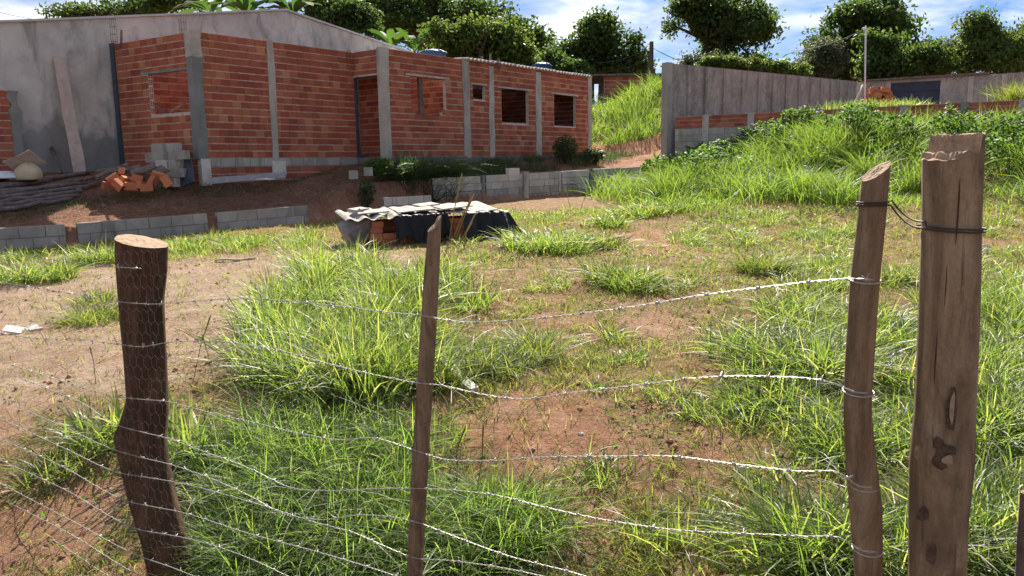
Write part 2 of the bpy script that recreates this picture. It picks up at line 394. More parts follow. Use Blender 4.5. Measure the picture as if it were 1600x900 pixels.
def redness(x, y):
    """0..1: bare red patches of the plot"""
    n1 = fbm(x * 2.1 + 7, y * 1.5, 31, 5); v = 0 * x
    for cx_, cy_, rx, ry, a_ in RED:
        v = np.maximum(v, a_ * np.exp(-(((x - cx_) / rx) ** 2 + ((y - cy_) / ry) ** 2)))
    return np.clip(ss(.30, .62, v + (n1 - .5) * .8) * .95 + .35 * ss(.58, .70, n1), 0, 1)
Zg = gz(GXm, GYm)
inb = (np.abs(GXm) < 20) & (GYm > 0) & (GYm < 32)
Zg = Zg + inb * (.035 * (fbm(GXm * 4, GYm * 4, 41, 3) - .5) + .030 * np.clip(fbm(GXm * 11, GYm * 11, 43, 3) - .5, -.1, 1))
V = np.stack([GXm, GYm, Zg], -1).reshape(-1, 3)
ny, nx = GXm.shape
idx = np.arange(ny * nx).reshape(ny, nx)
Fq = np.stack([idx[:-1, :-1], idx[:-1, 1:], idx[1:, 1:], idx[1:, :-1]], -1).reshape(-1, 4)
gme = np_mesh('ground', V, Fq, True)
pale_v = bare(GXm, GYm) * .95 + .25 * ss(.45, .65, fbm(GXm * .6, GYm * .6, 55)) * (tdist(GXm, GYm) < 0)
olive_v = (1 - .9 * bare(GXm, GYm)) * (1 - .75 * redness(GXm, GYm)) * (tdist(GXm, GYm) < -.4) + ((GYm > 31) | (np.abs(GXm) > 20)) * 1.0
td_ = tdist(GXm, GYm)
dark_earth_v = ss(0, .3, td_) * (GXm < 5) * (GYm < 29) * (.55 + .6 * (fbm(GXm * .8, GYm * .8, 57) - .3)) * (1 - .7 * ss(2.0, 4.0, GXm)) * (1 - .8 * ss(1.1, .5, td_) * ss(-7.5, -9, GXm))  # darker brown earth behind the block line, weaker at far-left foot and right end
for nm, arr in (('pale', pale_v), ('olive', olive_v), ('dark_earth', dark_earth_v)):
    a = gme.attributes.new(nm, 'FLOAT', 'POINT'); a.data.foreach_set('value', np.clip(arr, 0, 1).astype(np.float32).ravel())
ground = mobj('ground', gme, MATS['soil']); tag(ground, 'red and pale earth of the fenced plot', 'ground', kind='structure')

# ================================================================== WALL BUILDERS
UNIT = MB().box((0, 0, 0), (1, 1, 1))
UNITS = {}
def unit_mesh(mat):
    if mat not in UNITS:
        me = bpy.data.meshes.new('unit_' + mat); me.from_pydata(UNIT.v, [], UNIT.f); me.materials.append(MATS[mat]); UNITS[mat] = me
    return UNITS[mat]
def d3(d): return np.array([d[0], d[1], 0.0])
def wbox(mb, A, d, nrm, t0, t1, o0, o1, z0, z1):
    """box on a wall: t along, o outward offset, z"""
    c = np.array([A[0], A[1], 0]) + d3(d) * (t0 + t1) / 2 + d3(nrm) * (o0 + o1) / 2 + np.array([0, 0, (z0 + z1) / 2])
    mb.box(c, (abs(t1 - t0), abs(o1 - o0), abs(z1 - z0)), [d3(d), d3(nrm), [0, 0, 1]])
def core(A, d, nrm, t0, t1, z0, z1, ops, o0, o1):
    mb = MB(); ts = sorted({t0, t1, *[min(max(x, t0), t1) for o in ops for x in o[:2]]})
    for a, c_ in zip(ts[:-1], ts[1:]):
        if c_ - a < 1e-4: continue
        mid = (a + c_) / 2; zs = sorted([(max(o[2], z0), min(o[3], z1)) for o in ops if o[0] < mid < o[1]]); z = z0
        for q0, q1 in zs:
            if q0 - z > 1e-3: wbox(mb, A, d, nrm, a, c_, o0, o1, z, q0)
            z = max(z, q1)
        if z1 - z > 1e-3: wbox(mb, A, d, nrm, a, c_, o0, o1, z, z1)
    return mb
def courses(A, d, nrm, t0, t1, z0, n, ops, lay, L=.24, H=.16, jh=.015, jv=.006, seed=0):
    r = np.random.default_rng(seed)
    for i in range(n):
        za = z0 + i * H + jh / 2; zb = z0 + (i + 1) * H - jh / 2
        cuts = sorted([(o[0], o[1]) for o in ops if o[2] < (za + zb) / 2 < o[3]]); iv = []; a = t0
        for q0, q1 in cuts:
            if q0 > a: iv.append((a, min(q0, t1)))
            a = max(a, q1)
        if a < t1: iv.append((a, t1))
        for p0, p1 in iv:
            t = p0
            if p0 == t0 and i % 2: t = p0 - L / 2
            while t < p1 - .02:
                ln = L if r.random() > .12 else L * .55
                a_, b_ = max(t, p0) + jv / 2, min(t + ln, p1) - jv / 2
                if b_ - a_ > .025: lay(a_, b_, za + r.normal(0, .0015), zb + r.normal(0, .0015), r)
                t += ln
def ang(d): return math.atan2(d[1], d[0])
def brick_wall(parent, A, d, nrm, t0, t1, z0, n, ops=(), single=False, mat='clay_brick', core_mat='mortar', H=.16, L=.24, T=.12, seed=0, name='wall', pname='brick', jh=.021, rec=.0075, base=None):
    ops = list(ops); z1 = z0 + n * H
    if n * H <= 0: return None
    w = core(A, d, nrm, t0, t1, z0, z1, ops, -T + rec, -rec).build(name, MATS[core_mat], parent)
    ro = np.array(parent.location); cnt = [0]
    if single:
        me = unit_mesh(mat); rz = ang(d)
        def lay(a, b, za, zb, r):
            o = bpy.data.objects.new(pname, me); pr = max(-.001, r.normal(.0012, .0026))
            c = np.array([A[0], A[1], 0]) + d3(d) * (a + b) / 2 + d3(nrm) * (-T / 2 + pr) + np.array([0, 0, (za + zb) / 2])
            o.location = tuple(c - ro); o.scale = (b - a, T, zb - za); o.rotation_euler = (r.normal(0, .005), r.normal(0, .007), rz + r.normal(0, .006))
            link(o, w); cnt[0] += 1
        courses(A, d, nrm, t0, t1, z0, n, ops, lay, L, H, jh, seed=seed)
    else:
        mb = MB()
        def lay(a, b, za, zb, r):
            pr = max(-.001, r.normal(.0012, .0026)); wbox(mb, A, d, nrm, a, b, -T + pr, pr, za, zb)
        courses(A, d, nrm, t0, t1, z0, n, ops, lay, L, H, jh, seed=seed)
        bw = mb.build(pname + 'work', MATS[mat], w); bw['kind'] = 'stuff'
    return w

# ================================================================== UNFINISHED HOUSE
u = np.array([.6, .8]); nF = np.array([.8, -.6])
A = at(309, 150, 18.0)[:2]
sd = np.array([-.84, .5426]); nS = np.array([-.5426, -.84])
B = at(603, 165, 21.0)[:2]; d2 = np.array([-.8, .6]); nD = np.array([-.6, -.8])
FLOOR = 1.85; NC = 17; HTOP = FLOOR + NC * .16
offB = float((B - A) @ nF); tFend = float((B - A) @ u)
house = thing('brick_house', 'unfinished red brick house with concrete columns and empty window openings', 'house', (A[0], A[1], 1.2))
Fend = tFend - .02
brick_wall(house, A, u, nF, .12, Fend, FLOOR, NC, single=True, seed=1)
# block course and two brick courses below the front wall
blk = MB(); r_ = np.random.default_rng(4); t = .05
while t < Fend - .1:
    o = bpy.data.objects.new('base_block', unit_mesh('block_grey')); ln = min(.39, Fend - t)
    c = np.array([A[0], A[1], 0]) + d3(u) * (t + ln / 2) + d3(nF) * (-.055) + np.array([0, 0, FLOOR - .1])
    o.location = tuple(c - np.array(house.location)); o.scale = (ln - .012, .14, .188); o.rotation_euler = (0, 0, ang(u)); link(o, house); t += ln
core(A, u, nF, 0, Fend, FLOOR - .2, FLOOR, [], -.12, .003).build('plinth', MATS['block_mortar'], house)
brick_wall(house, A, u, nF, 0, Fend, FLOOR - .2 - .48, 3, T=.14, seed=2, name='footing')
# side wall with its window
sl = on_wall(185, 150, A, sd)[0]
w0 = on_wall(240, 145, A, sd); zt = on_wall(265, 112, A, sd)[1]; zb = on_wall(265, 177, A, sd)[1]
S_OP = [(.12, on_wall(233, 145, A, sd)[0], zb, zt)]
brick_wall(house, A, sd, nS, .12, sl, FLOOR, NC, S_OP, seed=3)
brick_wall(house, A, sd, nS, .0, sl, FLOOR - .64, 4, T=.14, seed=5, name='footing')
mb = MB(); wbox(mb, A, sd, nS, .05, S_OP[0][1] + .25, -.12, .012, zt, zt + .055); mb.build('lintel', MATS['column_dark'], house)
for p0, p1 in (((238, 165), (251, 176)), ((257, 176), (287, 158))):
    a_ = on_wall(*p0, A, sd); b_ = on_wall(*p1, A, sd)
    MB().tube([np.array([A[0] + sd[0] * q[0] - nS[0] * .1, A[1] + sd[1] * q[0] - nS[1] * .1, q[1]]) for q in (a_, b_)], .022, 8).build('prop', MATS['old_board'], house)
# hollow brick ends along the side window jamb
r_ = np.random.default_rng(3)
tj = S_OP[0][1]
for i in range(6):
    mb = MB(); z_ = zb + .03 + i * .16
    for a_ in range(2):
        for c_ in range(3):
            p = np.array([A[0], A[1], 0]) + d3(sd) * (tj + .0) + d3(nS) * (-.035 - a_ * .05) + np.array([0, 0, z_ + .018 + c_ * .042])
            mb.box(p, (.004, .032, .028), [d3(sd), d3(nS), [0, 0, 1]])
    mb.build('brick_holes', MATS['brick_hole'], house)['kind'] = 'stuff'
# front-right wall
LR = on_wall(921, 190, B, u)[0]
def opR(x0, x1, y0, y1):
    xm = (x0 + x1) / 2; ym = (y0 + y1) / 2
    return (on_wall(x0, ym, B, u)[0], on_wall(x1, ym, B, u)[0], on_wall(xm, y1, B, u)[1], on_wall(xm, y0, B, u)[1])
W1 = opR(642, 697, 121, 174); W1b = opR(650, 691, 170, 182)
W2 = opR(739, 758, 133, 155); W3 = opR(784, 826, 140, 192); W4 = opR(866, 900, 149, 197)
R_OPS = [W1, (W1b[0], W1b[1], W1[2] - .16, W1[2] + .001), W2, W3, W4]
brick_wall(house, B, u, nF, .1, LR, FLOOR, NC, R_OPS, seed=7)
mb = MB(); wbox(mb, B, u, nF, 0, LR, -.14, .02, FLOOR - .7, FLOOR); mb.build('plinth', MATS['block_mortar'], house)
for W, e in ((W1, .16), (W2, .1), (W3, .2), (W4, .16)):
    mb = MB(); wbox(mb, B, u, nF, W[0] - e, W[1] + e, -.122, .014, W[3], W[3] + .05); mb.build('lintel', MATS['column_concrete'], house)
mb = MB(); q = opR(665, 671, 121, 182); wbox(mb, B, u, nF, q[0], q[1], -.30, -.22, q[2] - .05, q[3] + .3); mb.build('inner_post', MATS['old_board'], house)
# door wall
LD = offB - .13
dz = on_wall(575, 119, B, d2)[1]
D_OP = (.12, on_wall(557, 180, B, d2)[0], FLOOR, dz)
brick_wall(house, B, d2, nD, .1, LD + .25, FLOOR, NC, [D_OP], seed=9)
mb = MB(); wbox(mb, B, d2, nD, 0, LD + .1, -.14, .02, FLOOR - .6, FLOOR); mb.build('plinth', MATS['block_mortar'], house)
mb = MB(); wbox(mb, B, d2, nD, D_OP[1], D_OP[1] + .14, -.13, .02, FLOOR + .06, dz); wbox(mb, B, d2, nD, D_OP[1] - .25, D_OP[1] + .3, -.16, .05, FLOOR, FLOOR + .06); mb.build('door_prop', MATS['blue_steel'], house)
mb = MB(); wbox(mb, B, d2, nD, .1, D_OP[1] + .12, -.12, .012, dz, dz + .05); mb.build('lintel', MATS['column_concrete'], house)
# interior walls and floor
back_off = -4.25
Bb = B + nF * back_off
brick_wall(house, Bb, u, nF, -4.5, LR, FLOOR, NC - 1, seed=11)
brick_wall(house, B + u * 1.45, d2, nD, .9, 4.2, FLOOR, NC, seed=12)  # partition seen through the doorway
P1 = B + u * (on_wall(733, 165, B, u)[0] + .1)
brick_wall(house, P1, d2, nD, .15, 4.2, FLOOR, NC, seed=13)
P3 = B + u * LR
brick_wall(house, P3, d2, np.array([.6, .8]), 0, 4.3, FLOOR, NC, seed=14)
P2 = A + u * 2.7
fl = MB(); fl.box(np.array([*(B + u * LR / 2 + nF * (back_off / 2 - .05)), FLOOR - .06]), (LR, abs(back_off) - .3, .1), [d3(u), d3(nF), [0, 0, 1]]); fl.build('floor_slab', MATS['block_mortar'], house)
mb = MB(); mb.box(np.array([*(B + u * .78 - nF * 2.1), HTOP - .35]), (1.35, 4.0, .1), [d3(u), d3(nF), [0, 0, 1]]); mb.build('ceiling_slab', MATS['block_mortar'], house)
# columns
def col(px0, px1, ym, A_, d, nrm, z0, z1, mat, th=.17, o1=.02, lean=0):
    a_ = on_wall(px0, ym, A_, d)[0]; b_ = on_wall(px1, ym, A_, d)[0]
    mb = MB(); k = 9; rr = np.random.default_rng(int(px0)); V = []
    for i in range(k):
        z = z0 + (z1 - z0) * i / (k - 1); j = rr.normal(0, .012, 2)
        sh = lean * (1 - i / (k - 1))
        for (t_, o_) in ((a_ + j[0] + sh, o1), (b_ + j[1] + sh, o1), (b_ + j[1] + sh, o1 - th), (a_ + j[0] + sh, o1 - th)):
            V.append(np.array([A_[0], A_[1], z]) + d3(d) * t_ + d3(nrm) * (o_ + rr.normal(0, .003)))
    Fs = [(i * 4 + q, i * 4 + (q + 1) % 4, (i + 1) * 4 + (q + 1) % 4, (i + 1) * 4 + q) for i in range(k - 1) for q in range(4)] + [(3, 2, 1, 0), (k * 4 - 4, k * 4 - 3, k * 4 - 2, k * 4 - 1)]
    mb.add(V, Fs); return mb.build('column', MATS[mat], house)
ca = A + u * .0
def corner(A_, z0, z1, mat, s=.22):
    mb = MB(); rr = np.random.default_rng(5); k = 8; V = []
    e1, e2 = d3(u), d3(nF)
    for i in range(k):
        z = z0 + (z1 - z0) * i / (k - 1)
        for p, q in ((-.09, .03), (s - .09 + .02, .03), (s - .09 + .02, .03 - s), (-.09, .03 - s)):
            V.append(np.array([A_[0], A_[1], z]) + e1 * (p + rr.normal(0, .008)) + e2 * (q + rr.normal(0, .006)))
    Fs = [(i * 4 + q, i * 4 + (q + 1) % 4, (i + 1) * 4 + (q + 1) % 4, (i + 1) * 4 + q) for i in range(k - 1) for q in range(4)] + [(3, 2, 1, 0), (k * 4 - 4, k * 4 - 3, k * 4 - 2, k * 4 - 1)]
    mb.add(V, Fs); return mb.build('column', MATS[mat], house)
corner(A, FLOOR - .02, FLOOR + 2.18, 'column_dark'); corner(A, FLOOR + 2.18, HTOP + .03, 'column_concrete', .235)
corner(B, FLOOR - .3, HTOP + .02, 'column_concrete', .20)
col(418, 428, 100, A, u, nF, FLOOR - .02, HTOP + .03, 'column_concrete', lean=-.02)
col(724, 734, 165, B, u, nF, FLOOR - .05, HTOP + .03, 'column_concrete')
col(764.5, 771.5, 165, B, u, nF, FLOOR - .05, HTOP - .08, 'column_concrete')
col(837, 845, 165, B, u, nF, FLOOR - .05, HTOP - .06, 'column_concrete')
col(918.5, 924, 190, B, u, nF, FLOOR - .3, HTOP + .02, 'column_concrete')
mb = MB(); wbox(mb, A, sd, nS, sl - .02, sl + .13, -.14, .04, FLOOR - .6, HTOP + .02); mb.build('column', MATS['blue_steel'], house)
# white plastered foot patches, steel starter bars
mb = MB(); p_ = on_wall(318, 262, A, u)[0]; wbox(mb, A, u, nF, -.06, .17, -.1, .035, FLOOR - .72, FLOOR - .015); mb.build('footing_patch', MATS['lime_white'], house)
q0 = on_wall(425, 262, A, u)[0]; q1 = on_wall(446, 262, A, u)[0]
mb = MB(); wbox(mb, A, u, nF, q0, q1, -.1, .03, FLOOR - .42, FLOOR - .08); mb.build('footing_patch', MATS['lime_white'], house)
def cage(px, y0, y1, Y, w=.11):
    mb = MB(); a_ = at(px, y0, Y); b_ = at(px, y1, Y)
    for sx_ in (-1, 1):
        for sy in (0, 1):
            o_ = np.array([sx_ * w / 2, sy * w, 0]); mb.tube([b_ + o_, np.array([b_[0], Y, a_[2]]) + o_], .0045, 5)
    z = b_[2] + .05
    while z < a_[2]:
        for sx_, sy, ex, ey in ((-1, 0, 1, 0), (1, 0, 1, 1), (1, 1, -1, 1), (-1, 1, -1, 0)):
            mb.tube([[b_[0] + sx_ * w / 2, Y + sy * w, z], [b_[0] + ex * w / 2, Y + ey * w, z]], .004, 4)
        z += .17
    mb.build('rebar_cage', MATS['rebar'], house)
cage(178.5, 28, 80, 19.35, .10); cage(285.5, 28, 62, 18.6, .11); cage(301, 48, 60, 18.05, .07); cage(545, 78, 92, 21.5, .07)
mb = MB().tube([at(189, 74, 19.1), at(190, 47, 19.1)], .03, 6); mb.build('prop', MATS['old_board'], house)
for px, y0, y1 in ((753, 88, 108), (766, 84, 105), (779, 92, 110)):
    Yq = 24.6; MB().tube([at(px, y1, Yq), at(px, y0, Yq)], .03, 6).build('starter_bar', MATS['old_board'], house)
# fibre cement roof over the far rooms
def sheet(P0, e1, e2, L1, L2, amp=.022, pitch=.18, th=.012, n2=2, name='roof_sheet', mat='roof_edge', parent=None, per=10, sag=0.0):
    """corrugations run along e2, waves across e1"""
    k = int(L1 / pitch * per) + 1; V = []; up = np.cross(e1, e2); up /= np.linalg.norm(up)
    if up[2] < 0: up = -up
    for s_ in (0, 1):
        for j in range(n2):
            for i in range(k):
                x = L1 * i / (k - 1); y = L2 * j / (n2 - 1)
                V.append(np.asarray(P0) + e1 * x + e2 * y + up * (amp * math.sin(2 * math.pi * x / pitch) - s_ * th - sag * math.sin(math.pi * i / (k - 1))))
    N = k * n2; Fs = []
    for j in range(n2 - 1):
        for i in range(k - 1):
            a_ = j * k + i; Fs += [(a_, a_ + 1, a_ + k + 1, a_ + k), (N + a_, N + a_ + k, N + a_ + k + 1, N + a_ + 1)]
    for i in range(k - 1):
        Fs += [(i, N + i, N + i + 1, i + 1), ((n2 - 1) * k + i, (n2 - 1) * k + i + 1, N + (n2 - 1) * k + i + 1, N + (n2 - 1) * k + i)]
    for j in range(n2 - 1):
        for i in (0, k - 1):
            a_ = j * k + i; Fs.append((a_, a_ + k, N + a_ + k, N + a_))
    mb = MB(); mb.add(V, Fs, False); return mb.build(name, MATS[mat], parent)
tr0 = on_wall(726, 100, B, u)[0]; e2 = d3(-nF) * math.cos(.05) + np.array([0, 0, math.sin(.05)])
nsh = 6; wsh = (LR - .1 - tr0) / nsh
for i in range(nsh):
    sheet(np.array([*(B + u * (tr0 + i * wsh) + nF * .13), HTOP + .035 + .012 * (i % 2)]), d3(u), e2, wsh + .08, 4.5, .024, .177, .03, parent=house)

# ================================================================== BARN AND ITS NEIGHBOUR WALL
Bn = A + sd * (sl + .28)
g0 = on_wall(0, 36, Bn, u); g1 = on_wall(445, 17, Bn, u); g2 = on_wall(650, 86, Bn, u)
slL = (g1[1] - g0[1]) / (g1[0] - g0[0]); slR = (g2[1] - g1[1]) / (g2[0] - g1[0])
tl = on_wall(14, 170, Bn, u)[0]; tL = tl - 6.5; tR = g2[0] + 1.6
barn = thing('barn', 'long grey plastered shed with a low gable behind the brick house', 'shed', (*Bn, 1.4))
prof = [(tL, .9), (tR, .9), (tR, g1[1] + slR * (tR - g1[0])), (g1[0], g1[1]), (tL, g1[1] + slL * (tL - g1[0]))]
V = [np.array([Bn[0], Bn[1], 0]) + d3(u) * t_ + d3(nF) * o_ + np.array([0, 0, z_]) for o_ in (0, -.2) for t_, z_ in prof]
MB().add(V, [(0, 1, 2, 3, 4), (9, 8, 7, 6, 5)] + [(i, 5 + i, 5 + (i + 1) % 5, (i + 1) % 5) for i in range(5)]).build('wall', MATS['barn_plaster'], barn)
for (ta, za), (tb, zb_) in (((tL - .2, prof[4][1] - .2 * slL), (g1[0], g1[1])), ((g1[0], g1[1]), (tR + .2, prof[2][1] + .2 * slR))):
    V = [np.array([Bn[0], Bn[1], 0]) + d3(u) * t_ + d3(nF) * o_ + np.array([0, 0, z_ + .004 + h_]) for h_ in (0, .05) for o_ in (.07, -14) for t_, z_ in ((ta, za), (tb, zb_))]
    MB().add(V, [(0, 1, 3, 2), (4, 6, 7, 5), (0, 4, 5, 1), (2, 3, 7, 6), (0, 2, 6, 4), (1, 5, 7, 3)]).build('roof', MATS['zinc'], barn)
nb = thing('brick_side_wall', 'low red brick wall butting against the corner of the grey shed', 'wall', (*(Bn + u * tl), 1.4))
zn = on_wall(8, 142, Bn, u)[1]
brick_wall(nb, Bn + nF * .13, u, nF, tl - 1.3, tl - .02, zn - 13 * .16, 13, single=True, mat='clay_brick', seed=21)
mb = MB(); rr = np.random.default_rng(2); V = []
for i in range(16):
    z = zn - 2.2 + 2.2 * i / 15
    for t_, o_ in ((tl - .05 + rr.normal(0, .03), .145), (tl + .17 + rr.normal(0, .04), .145), (tl + .17, .004), (tl - .05, .004)):
        V.append(np.array([Bn[0], Bn[1], z]) + d3(u) * t_ + d3(nF) * o_)
mb.add(V, [(i * 4 + q, i * 4 + (q + 1) % 4, (i + 1) * 4 + (q + 1) % 4, (i + 1) * 4 + q) for i in range(15) for q in range(4)] + [(60, 61, 62, 63)])
mb.build('mortar_edge', MATS['column_dark'], nb)

# ================================================================== BLOCK RETAINING WALLS
def block_run(label, P0, P1, z0, rows, slope=0.0, mat='block_grey', L=.4, H=.2, T=.14, group=None, seed=0, broken=(), name='block_wall', mats=None):
    P0 = np.asarray(P0[:2], float); P1 = np.asarray(P1[:2], float); v = P1 - P0; ln = float(np.linalg.norm(v)); d = v / ln; nr = np.array([d[1], -d[0]])
    root = thing(name, label, 'wall', (*P0, z0), group); r = np.random.default_rng(seed)
    for i in range(rows):
        t = -L / 2 if i % 2 else 0.0
        while t < ln - .03:
            a_, b_ = max(t, 0), min(t + L, ln)
            if b_ - a_ > .05 and (i, round(t / L)) not in broken:
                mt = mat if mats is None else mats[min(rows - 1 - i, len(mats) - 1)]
                o = bpy.data.objects.new('concrete_block', unit_mesh(mt)); tm = (a_ + b_) / 2
                c = np.array([*(d * tm + nr * r.normal(0, .004)), (i + .5) * H + slope * tm])
                o.location = tuple(c); o.scale = (b_ - a_ - .010, T, H - .011)
                o.rotation_euler = (r.normal(0, .005), -math.atan(slope), ang(d) + r.normal(0, .006)); link(o, root)
            t += L
    mb = MB(); wv_ = [np.array([*(P0 + d * t_ + nr * o_), z0 + slope * t_ + h_]) for t_ in (.004, ln - .004) for o_ in (-T / 2 + .012, T / 2 - .012) for h_ in (-.25, rows * H - .008)]
    mb.add(wv_, [(0, 1, 3, 2), (4, 6, 7, 5), (0, 4, 5, 1), (2, 3, 7, 6), (0, 2, 6, 4), (1, 5, 7, 3)]); mb.build('mortar', MATS['block_mortar'], root)
    return root
def tl_pt(px, py=345):
    """point on the left block line"""
    P = np.array([-7.78, 14.3]); d = np.array([1.3, 1.0]) / math.hypot(1.3, 1); t_, z_ = on_wall(px, py, P, d); return P + d * t_, z_
for k, (x0, x1, y0, y1, lab) in enumerate(((-60, 100, 359.5, 350, 'grey concrete block wall section below the pile of poles'), (119, 322, 348.5, 333, 'grey concrete block wall section, the longest, below the broken bricks'), (337, 480, 332, 320.5, 'grey concrete block wall section below the steel channel'))):
    a_, za = tl_pt(x0, y0); b_, zb_ = tl_pt(x1, y1); sl_ = (zb_ - za) / np.linalg.norm(b_ - a_)
    block_run(lab, a_, b_, za - .6, 3, sl_, group=None, seed=30 + k)
a_ = at(598, 310, 18.25); b_ = at(672, 306, 18.9)
block_run('short row of pale grey concrete blocks behind the covered brick stack', a_, b_, a_[2] - .38, 2, (b_[2] - a_[2]) / np.linalg.norm((b_ - a_)[:2]), 'block_pale', group=None, seed=35)
RA = np.array(at(672, 290, 20.5)[:2]); RB = np.array(at(1003, 280, 25.5)[:2]); rd = (RB - RA) / np.linalg.norm(RB - RA)
rn = np.array([rd[1], -rd[0]])
runs = [(673, 750, 278.5, 274.5), (757, 814, 274, 271), (824, 870, 270.5, 268), (876, 918, 267.5, 265), (926, 963, 264, 262), (969, 1002, 262, 260), (1009, 1030, 259.5, 258.5)]
labs = ['grey block retaining wall section next to the covered brick stack', 'second grey block retaining wall section after the covered brick stack', 'third grey block retaining wall section, under the first house window after the columns',
        'fourth grey block retaining wall section, below the leafy shrub', 'fifth grey block retaining wall section, below the orange earth bench', 'sixth grey block retaining wall section, at the end of the earth bench', 'last grey block retaining wall section, by the rough tall wall']
for k, (x0, x1, y0, y1) in enumerate(runs):
    a_, za = on_wall(x0, y0, RA, rd); b_, zb_ = on_wall(x1, y1, RA, rd)
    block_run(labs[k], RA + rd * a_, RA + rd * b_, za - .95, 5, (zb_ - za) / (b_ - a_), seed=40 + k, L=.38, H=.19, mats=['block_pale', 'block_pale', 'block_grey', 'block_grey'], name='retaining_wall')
for k, (px, y0, y1, mt, lab) in enumerate(((753.5, 274, 318, 'column_dark', 'dark concrete post between the first two retaining wall sections'), (818.5, 268, 322, 'column_concrete', 'wide grey concrete post standing proud of the retaining wall'), (873, 268, 318, 'block_pale', 'pale stub post in the retaining wall gap below the shrub'),
                                  (922, 263, 312, 'column_dark', 'dark post in the retaining wall by the house end'), (966, 262, 306, 'block_pale', 'pale wooden looking stub post below the earth bench'), (1005.5, 258, 300, 'column_dark', 'dark post closing the end of the earth bench'))):
    a_, za = on_wall(px, y0, RA, rd); p = RA + rd * a_ + rn * (.03 if k == 1 else -.02)
    mb = MB(); w_ = .17 if k == 1 else .1; zl = gz1(*(p + rn * .3)) - .2
    mb.box([*p, (za + zl) / 2], (w_, .16, za - zl), [d3(rd), d3(rn), [0, 0, 1]])
    tag(mb.build('wall_post', MATS[mt]), lab, 'post')
p = on_wall(801, 268, RA, rd); mb = MB()
tag(mb.box([*(RA + rd * p[0]), p[1]], (.38, .14, .19), [d3(rd), d3(rn), [0, 0, 1]]).build('loose_block', MATS['block_pale']), 'single pale block set loose on top of the retaining wall', 'block')

# ================================================================== TALL ROUGH-CAST WALL, LOW WALL, YARD
TC = np.array(at(1046, 170, 26.0)[:2]); td = np.array([1.25, 1.0]) / math.hypot(1.25, 1); tn = np.array([td[1], -td[0]])
tl_ = on_wall(1338, 140, TC, td)[0]; ztop = on_wall(1050, 99, TC, td)[1]; zmid = on_wall(1060, 184, TC, td)[1]
tw = thing('tall_wall', 'tall rough-cast cement wall with vertical ribs and a pale end column', 'wall', (*TC, 1.5))
mb = MB(); ns = 60; V = []
mb2 = core(TC, td, tn, .0, tl_, 1.2, ztop, [], -.16, 0.0); mb2.build('panel', MATS['rough_cast'], tw)
k = 0; t_ = .87
for px in (1074.5, 1101.5, 1130, 1159, 1184, 1206.5, 1227.5, 1247.5, 1265, 1281.5, 1297, 1311, 1324):
    a_ = on_wall(px, 140, TC, td)[0]
    mb = MB(); wbox(mb, TC, td, tn, a_ - .05, a_ + .05, -.01, .075, zmid, ztop - .015); mb.build('rib', MATS['rough_cast'], tw)
mb = MB(); wbox(mb, TC, td, tn, -.16, .06, -.2, .05, 1.0, ztop + .02); mb.build('end_column', MATS['column_concrete'], tw)
# low wall running towards the viewer's side of the yard
LA = np.array(at(1055, 186, 25.72)[:2]); LB = np.array(at(1596, 158, 20.6)[:2]); ld = (LB - LA) / np.linalg.norm(LB - LA); lnn = np.array([ld[1], -ld[0]])
za = on_wall(1065, 183, LA, ld)[1]; zb_ = on_wall(1590, 155.5, LA, ld)[1]; LZ = (za + zb_) / 2
Ll = on_wall(1598, 170, LA, ld)[0]
lw = thing('low_wall', 'low unfinished wall of red brick courses on grey blocks behind the overgrown mound', 'wall', (*LA, 2.0))
HB = .125
brick_wall(lw, LA, ld, lnn, 0, Ll + 3.0, LZ - 3 * HB, 3, single=True, H=HB, L=.29, T=.14, seed=60, jh=.014)
r_ = np.random.default_rng(8)
for i in range(7):
    t_ = -(.2 if i % 2 else 0)
    while t_ < (Ll + 3.0 if i < 4 else 3.6):
        a_, b_ = max(t_, 0), min(t_ + .4, Ll + 3.0)
        if b_ - a_ > .06:
            o = bpy.data.objects.new('concrete_block', unit_mesh('block_grey'))
            c = np.array([*(LA + ld * (a_ + b_) / 2 + lnn * (-.07 + r_.normal(0, .004))), LZ - 3 * HB - (i + .5) * .2]) - np.array(lw.location)
            o.location = tuple(c); o.scale = (b_ - a_ - .01, .14, .19); o.rotation_euler = (0, 0, ang(ld)); link(o, lw)
        t_ += .4
core(LA, ld, lnn, 0, Ll + 3.0, LZ - 3 * HB - 1.4, LZ - 3 * HB, [], -.128, -.012).build('mortar', MATS['block_mortar'], lw)
for px in (1103, 1174, 1280, 1412, 1507, 1598):
    a_ = on_wall(px, 175, LA, ld)[0]; mb = MB(); wbox(mb, LA, ld, lnn, a_ - .1, a_ + .1, -.16, .03, LZ - 1.9, LZ + .02); mb.build('column', MATS['column_dark' if px == 1507 else 'column_concrete'], lw)

# yard back wall with navy gate
YA = np.array(at(1338, 140, 33.4)[:2]); YB = np.array(at(1600, 125, 30.6)[:2]); yd = (YB - YA) / np.linalg.norm(YB - YA); yn = np.array([yd[1], -yd[0]])
zA = on_wall(1345, 128, YA, yd)[1]; zB = on_wall(1598, 113, YA, yd)[1]; YZ = (zA + zB) / 2
yl = on_wall(1600, 140, YA, yd)[0] + 4
gt = [on_wall(x, 145, YA, yd)[0] for x in (1362, 1385.5, 1389.5, 1469)]
bw = thing('yard_wall', 'grey cement yard wall with pale ribs at the back of the neighbouring lot', 'wall', (*YA, 3))
core(YA, yd, yn, 0, yl, 2.2, YZ, [(gt[0], gt[1], 2.2, YZ - .25), (gt[2], gt[3], 2.2, YZ - .12)], -.15, 0).build('wall', MATS['rough_cast'], bw)
for px in (1387.5, 1516, 1568):
    a_ = on_wall(px, 145, YA, yd)[0]; mb = MB(); wbox(mb, YA, yd, yn, a_ - .09, a_ + .09, -.1, .04, 2.2, YZ - .03); mb.build('rib', MATS['column_concrete'], bw)
